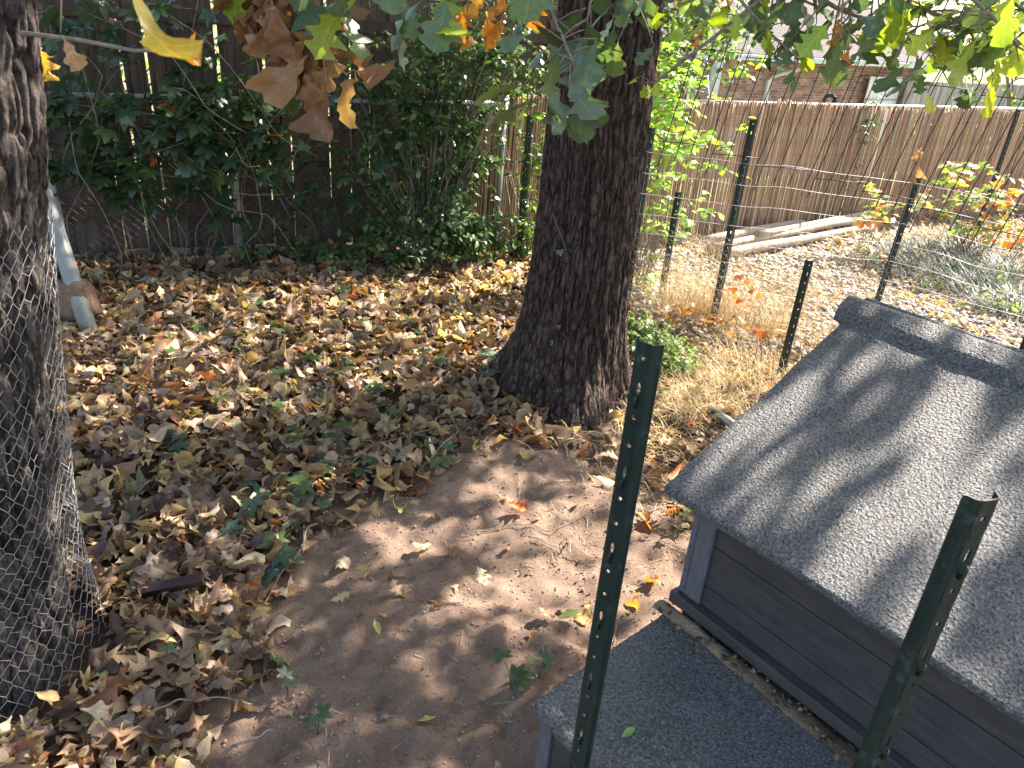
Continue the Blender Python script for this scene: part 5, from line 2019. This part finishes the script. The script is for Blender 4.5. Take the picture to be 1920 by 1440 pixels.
boxobj('soffit', M_white, hb, (-9.3, 9.9, -.55, .02, HZ + .002, HZ + .05), .01)
boxobj('gutter', M_sofit, hb, (-9.3, 9.9, -.68, -.553, HZ + .0, HZ + .15), .02, 2)
boxobj('fascia', M_white, hb, (-9.3, 9.9, -.551, -.52, HZ + .053, HZ + .2), .004, 1)
M_shing = simple('mauve_shingle', (.05, .04, .043), (.11, .09, .094), 30, .9, .003, (.3, 1, 1), objvar=.15)
mb = MB()
rz = 16
pit = math.atan2(1.9, 4.6)
for k in range(34):
    y0 = -.66 + k * .14
    z0 = HZ + .15 + (y0 + .66) * math.tan(pit)
    xx = -9.3 + (k % 2) * .16
    while xx < 9.9:
        wv = r.uniform(.25, .36)
        V, F = box(xx, min(xx + wv - .008, 9.9), y0, y0 + .17, z0 + .0, z0 + .017 + r.uniform(0, .006))
        V[:, 2] += (V[:, 1] - y0) * math.tan(pit)
        mb.add(V, F, None, np.array([1., 1, 1]))
        xx += wv
mb.build('roof_shingles', M_shing, hb, smooth=False, kind='stuff')
mb = MB()
mb.add(np.array([(-9.3, -.66, HZ + .146), (9.9, -.66, HZ + .146), (9.9, 4.2, HZ + .146 + 4.86 * math.tan(pit)), (-9.3, 4.2, HZ + .146 + 4.86 * math.tan(pit))]), np.array([(0, 1, 2, 3)]))
mb.build('roof', M_shing, hb)


def hloc(px, py, off=0.0):
    """x along the wall and height of a point of the facade"""
    d = at(px, py, 1) - np.array([0, 0, CAMH])
    t = ((HO + HN * off) @ HN) / (d[0] * HN[0] + d[1] * HN[1])
    p = np.array([0, 0, CAMH]) + d * t
    return (np.array([p[0], p[1]]) - HO) @ HU, p[2]


xd, zt = hloc(1443, 130)
MB().add(*tube([(xd + .9, -.62, HZ), (xd + .85, -.5, HZ - .12), (xd + .1, -.08, HZ - .42), (xd, -.06, HZ - .55)], .05, 8)).build('downspout_elbow', M_sofit, hb)
boxobj('downspout', M_sofit, hb, (xd - .065, xd + .065, -.11, -.014, zb0, HZ - .5), .012)
xw0, _ = hloc(1240, 150)
xw1, _ = hloc(1290, 150)
wn = boxobj('window', simple('dark_glass', (.04, .05, .055), (.06, .07, .08), 2, .15), hb, (xw0, xw1, -.03, -.012, HZ - 2.0, HZ - .35), .005)
boxobj('frame', M_white, wn, (xw0 - .09, xw0 - .002, -.06, -.011, HZ - 2.1, HZ - .25), .005)
boxobj('frame', M_white, wn, (xw1 + .002, xw1 + .09, -.06, -.011, HZ - 2.1, HZ - .25), .005)
boxobj('frame', M_white, wn, (xw0, xw1, -.06, -.031, HZ - 1.2, HZ - 1.13), .005)
# porch post and step ladder
xl, _ = hloc(1275, 170)
pp = boxobj('porch_post', M_sofit, hb, (xl - .09, xl + .09, -1.3, -1.12, zb0, HZ - .02), .01)
M_alu = simple('dull_aluminium', (.25, .27, .28), (.36, .38, .39), 6, .5, metal=.4)
lp = at(1318, 160, 20.0)
ld = thing('step_ladder', 'grey step ladder leaning open beside the brick wall', 'ladder', (lp[0], lp[1], lp[2] - 1.6), hrot)
for s_ in (-1, 1):
    MB().add(*tube([(-.25, s_ * .2, 2.2), (.42, s_ * .3, -.1)], .045, 8)).build('stile', M_alu, ld)
for q_ in range(5):
    f = .1 + q_ * .2
    MB().add(*tube([(-.25 + .67 * f, -.2 - .1 * f, 2.2 - 2.3 * f), (-.25 + .67 * f, .2 + .1 * f, 2.2 - 2.3 * f)], .03, 6)).build('rung', M_alu, ld)
# white board panel and grey fence right of the house
x0, _ = hloc(1626, 160, -.2)
x1, _ = hloc(1686, 160, -.2)
wp_ = thing('white_gate', 'white boarded gate panel between the brick wall and a grey fence', 'gate', (HO[0], HO[1], 0), hrot)
nb = 9
for q_ in range(nb):
    a = x0 + (x1 - x0) * q_ / nb
    boxobj('board', M_white, wp_, (a + .006, a + (x1 - x0) / nb - .006, -.26, -.22, zb0, HZ - .30), .004, 1)
boxobj('top_rail', M_alu, wp_, (x0, x1, -.30, -.262, HZ - .98, HZ - .94), .005)
M_greyw = woodmat('silver_grey_wood', (.24, .24, .235), (.36, .36, .35), (.45, .45, .44))
gf = thing('grey_fence', 'silver grey picket fence beyond the reed screen, upper right', 'fence', (HO[0], HO[1], 0), hrot)
x2, _ = hloc(1960, 160, -.4)
a = x1 + .03
while a < x2:
    boxobj('picket', M_greyw, gf, (a, a + .135, -.45, -.43, zb0, HZ - .38 + .01 * math.sin(a * 9)), .004, 1)
    a += .147
hs = at(1556, 188, 17.5)
hz = thing('hose_coil', 'black coiled hose hanging beyond the top of the reed fence', 'hose', hs)
th = np.linspace(0, 2 * math.pi * 5, 120)
MB().add(*tube(np.stack([(.11 + .03 * np.sin(th * 2.2)) * np.cos(th), .01 * th / 6, (.10 + .03 * np.cos(th * 1.7)) * np.sin(th)], 1), .016, 6)).build('coil', M_blackwire, hz)
M_blk = M_blackwire
MB().add(*tube([(0, 0, -.3), (0, 0, 2 - 2.6 - hs[2] + 0.0)], .03, 6)).build('stand', M_blackwire, hz)

# trees and hedges beyond
r = np.random.default_rng(101)
for k, (x, y, z, sx, sz, n, cols, lab) in enumerate([(11.5, 19, 3.2, 2.4, 2.2, 5000, YG + DG[1:], 'sunlit tree standing to the right of the brick house'),
                                                     (2.2, 13.5, 1.9, .9, 1.0, 2200, YG + DG, 'small tree behind the yellow green shrub, before the house roof'),
                                                     (7.8, 12.5, .4, 1.2, .45, 2600, YG[:2] + DG, 'hedge of low greenery just beyond the right end of the reed fence'),
                                                     (-6, 13, 1.2, 2.6, 1.5, 3600, YG + DG, 'hedge like shrubs beyond the left fence'),
                                                     (-1.8, 13, 1.6, 2.2, 1.8, 3600, YG + DG, 'tree behind the wooden fence, near the corner')]):
    shrub(lab, (x, y), [((x, y, z), (sx, sx * .6, sz), 3), ((x - sx * .6, y, z - sz * .3), (sx * .6, sx * .4, sz * .6), 1), ((x + sx * .6, y, z - sz * .2), (sx * .6, sx * .4, sz * .6), 1)], n, .13, cols, 0, r, M_green_o, M_green_a, cat='tree', name='tree', stemr=.05, twigs=26, zmin=-3)
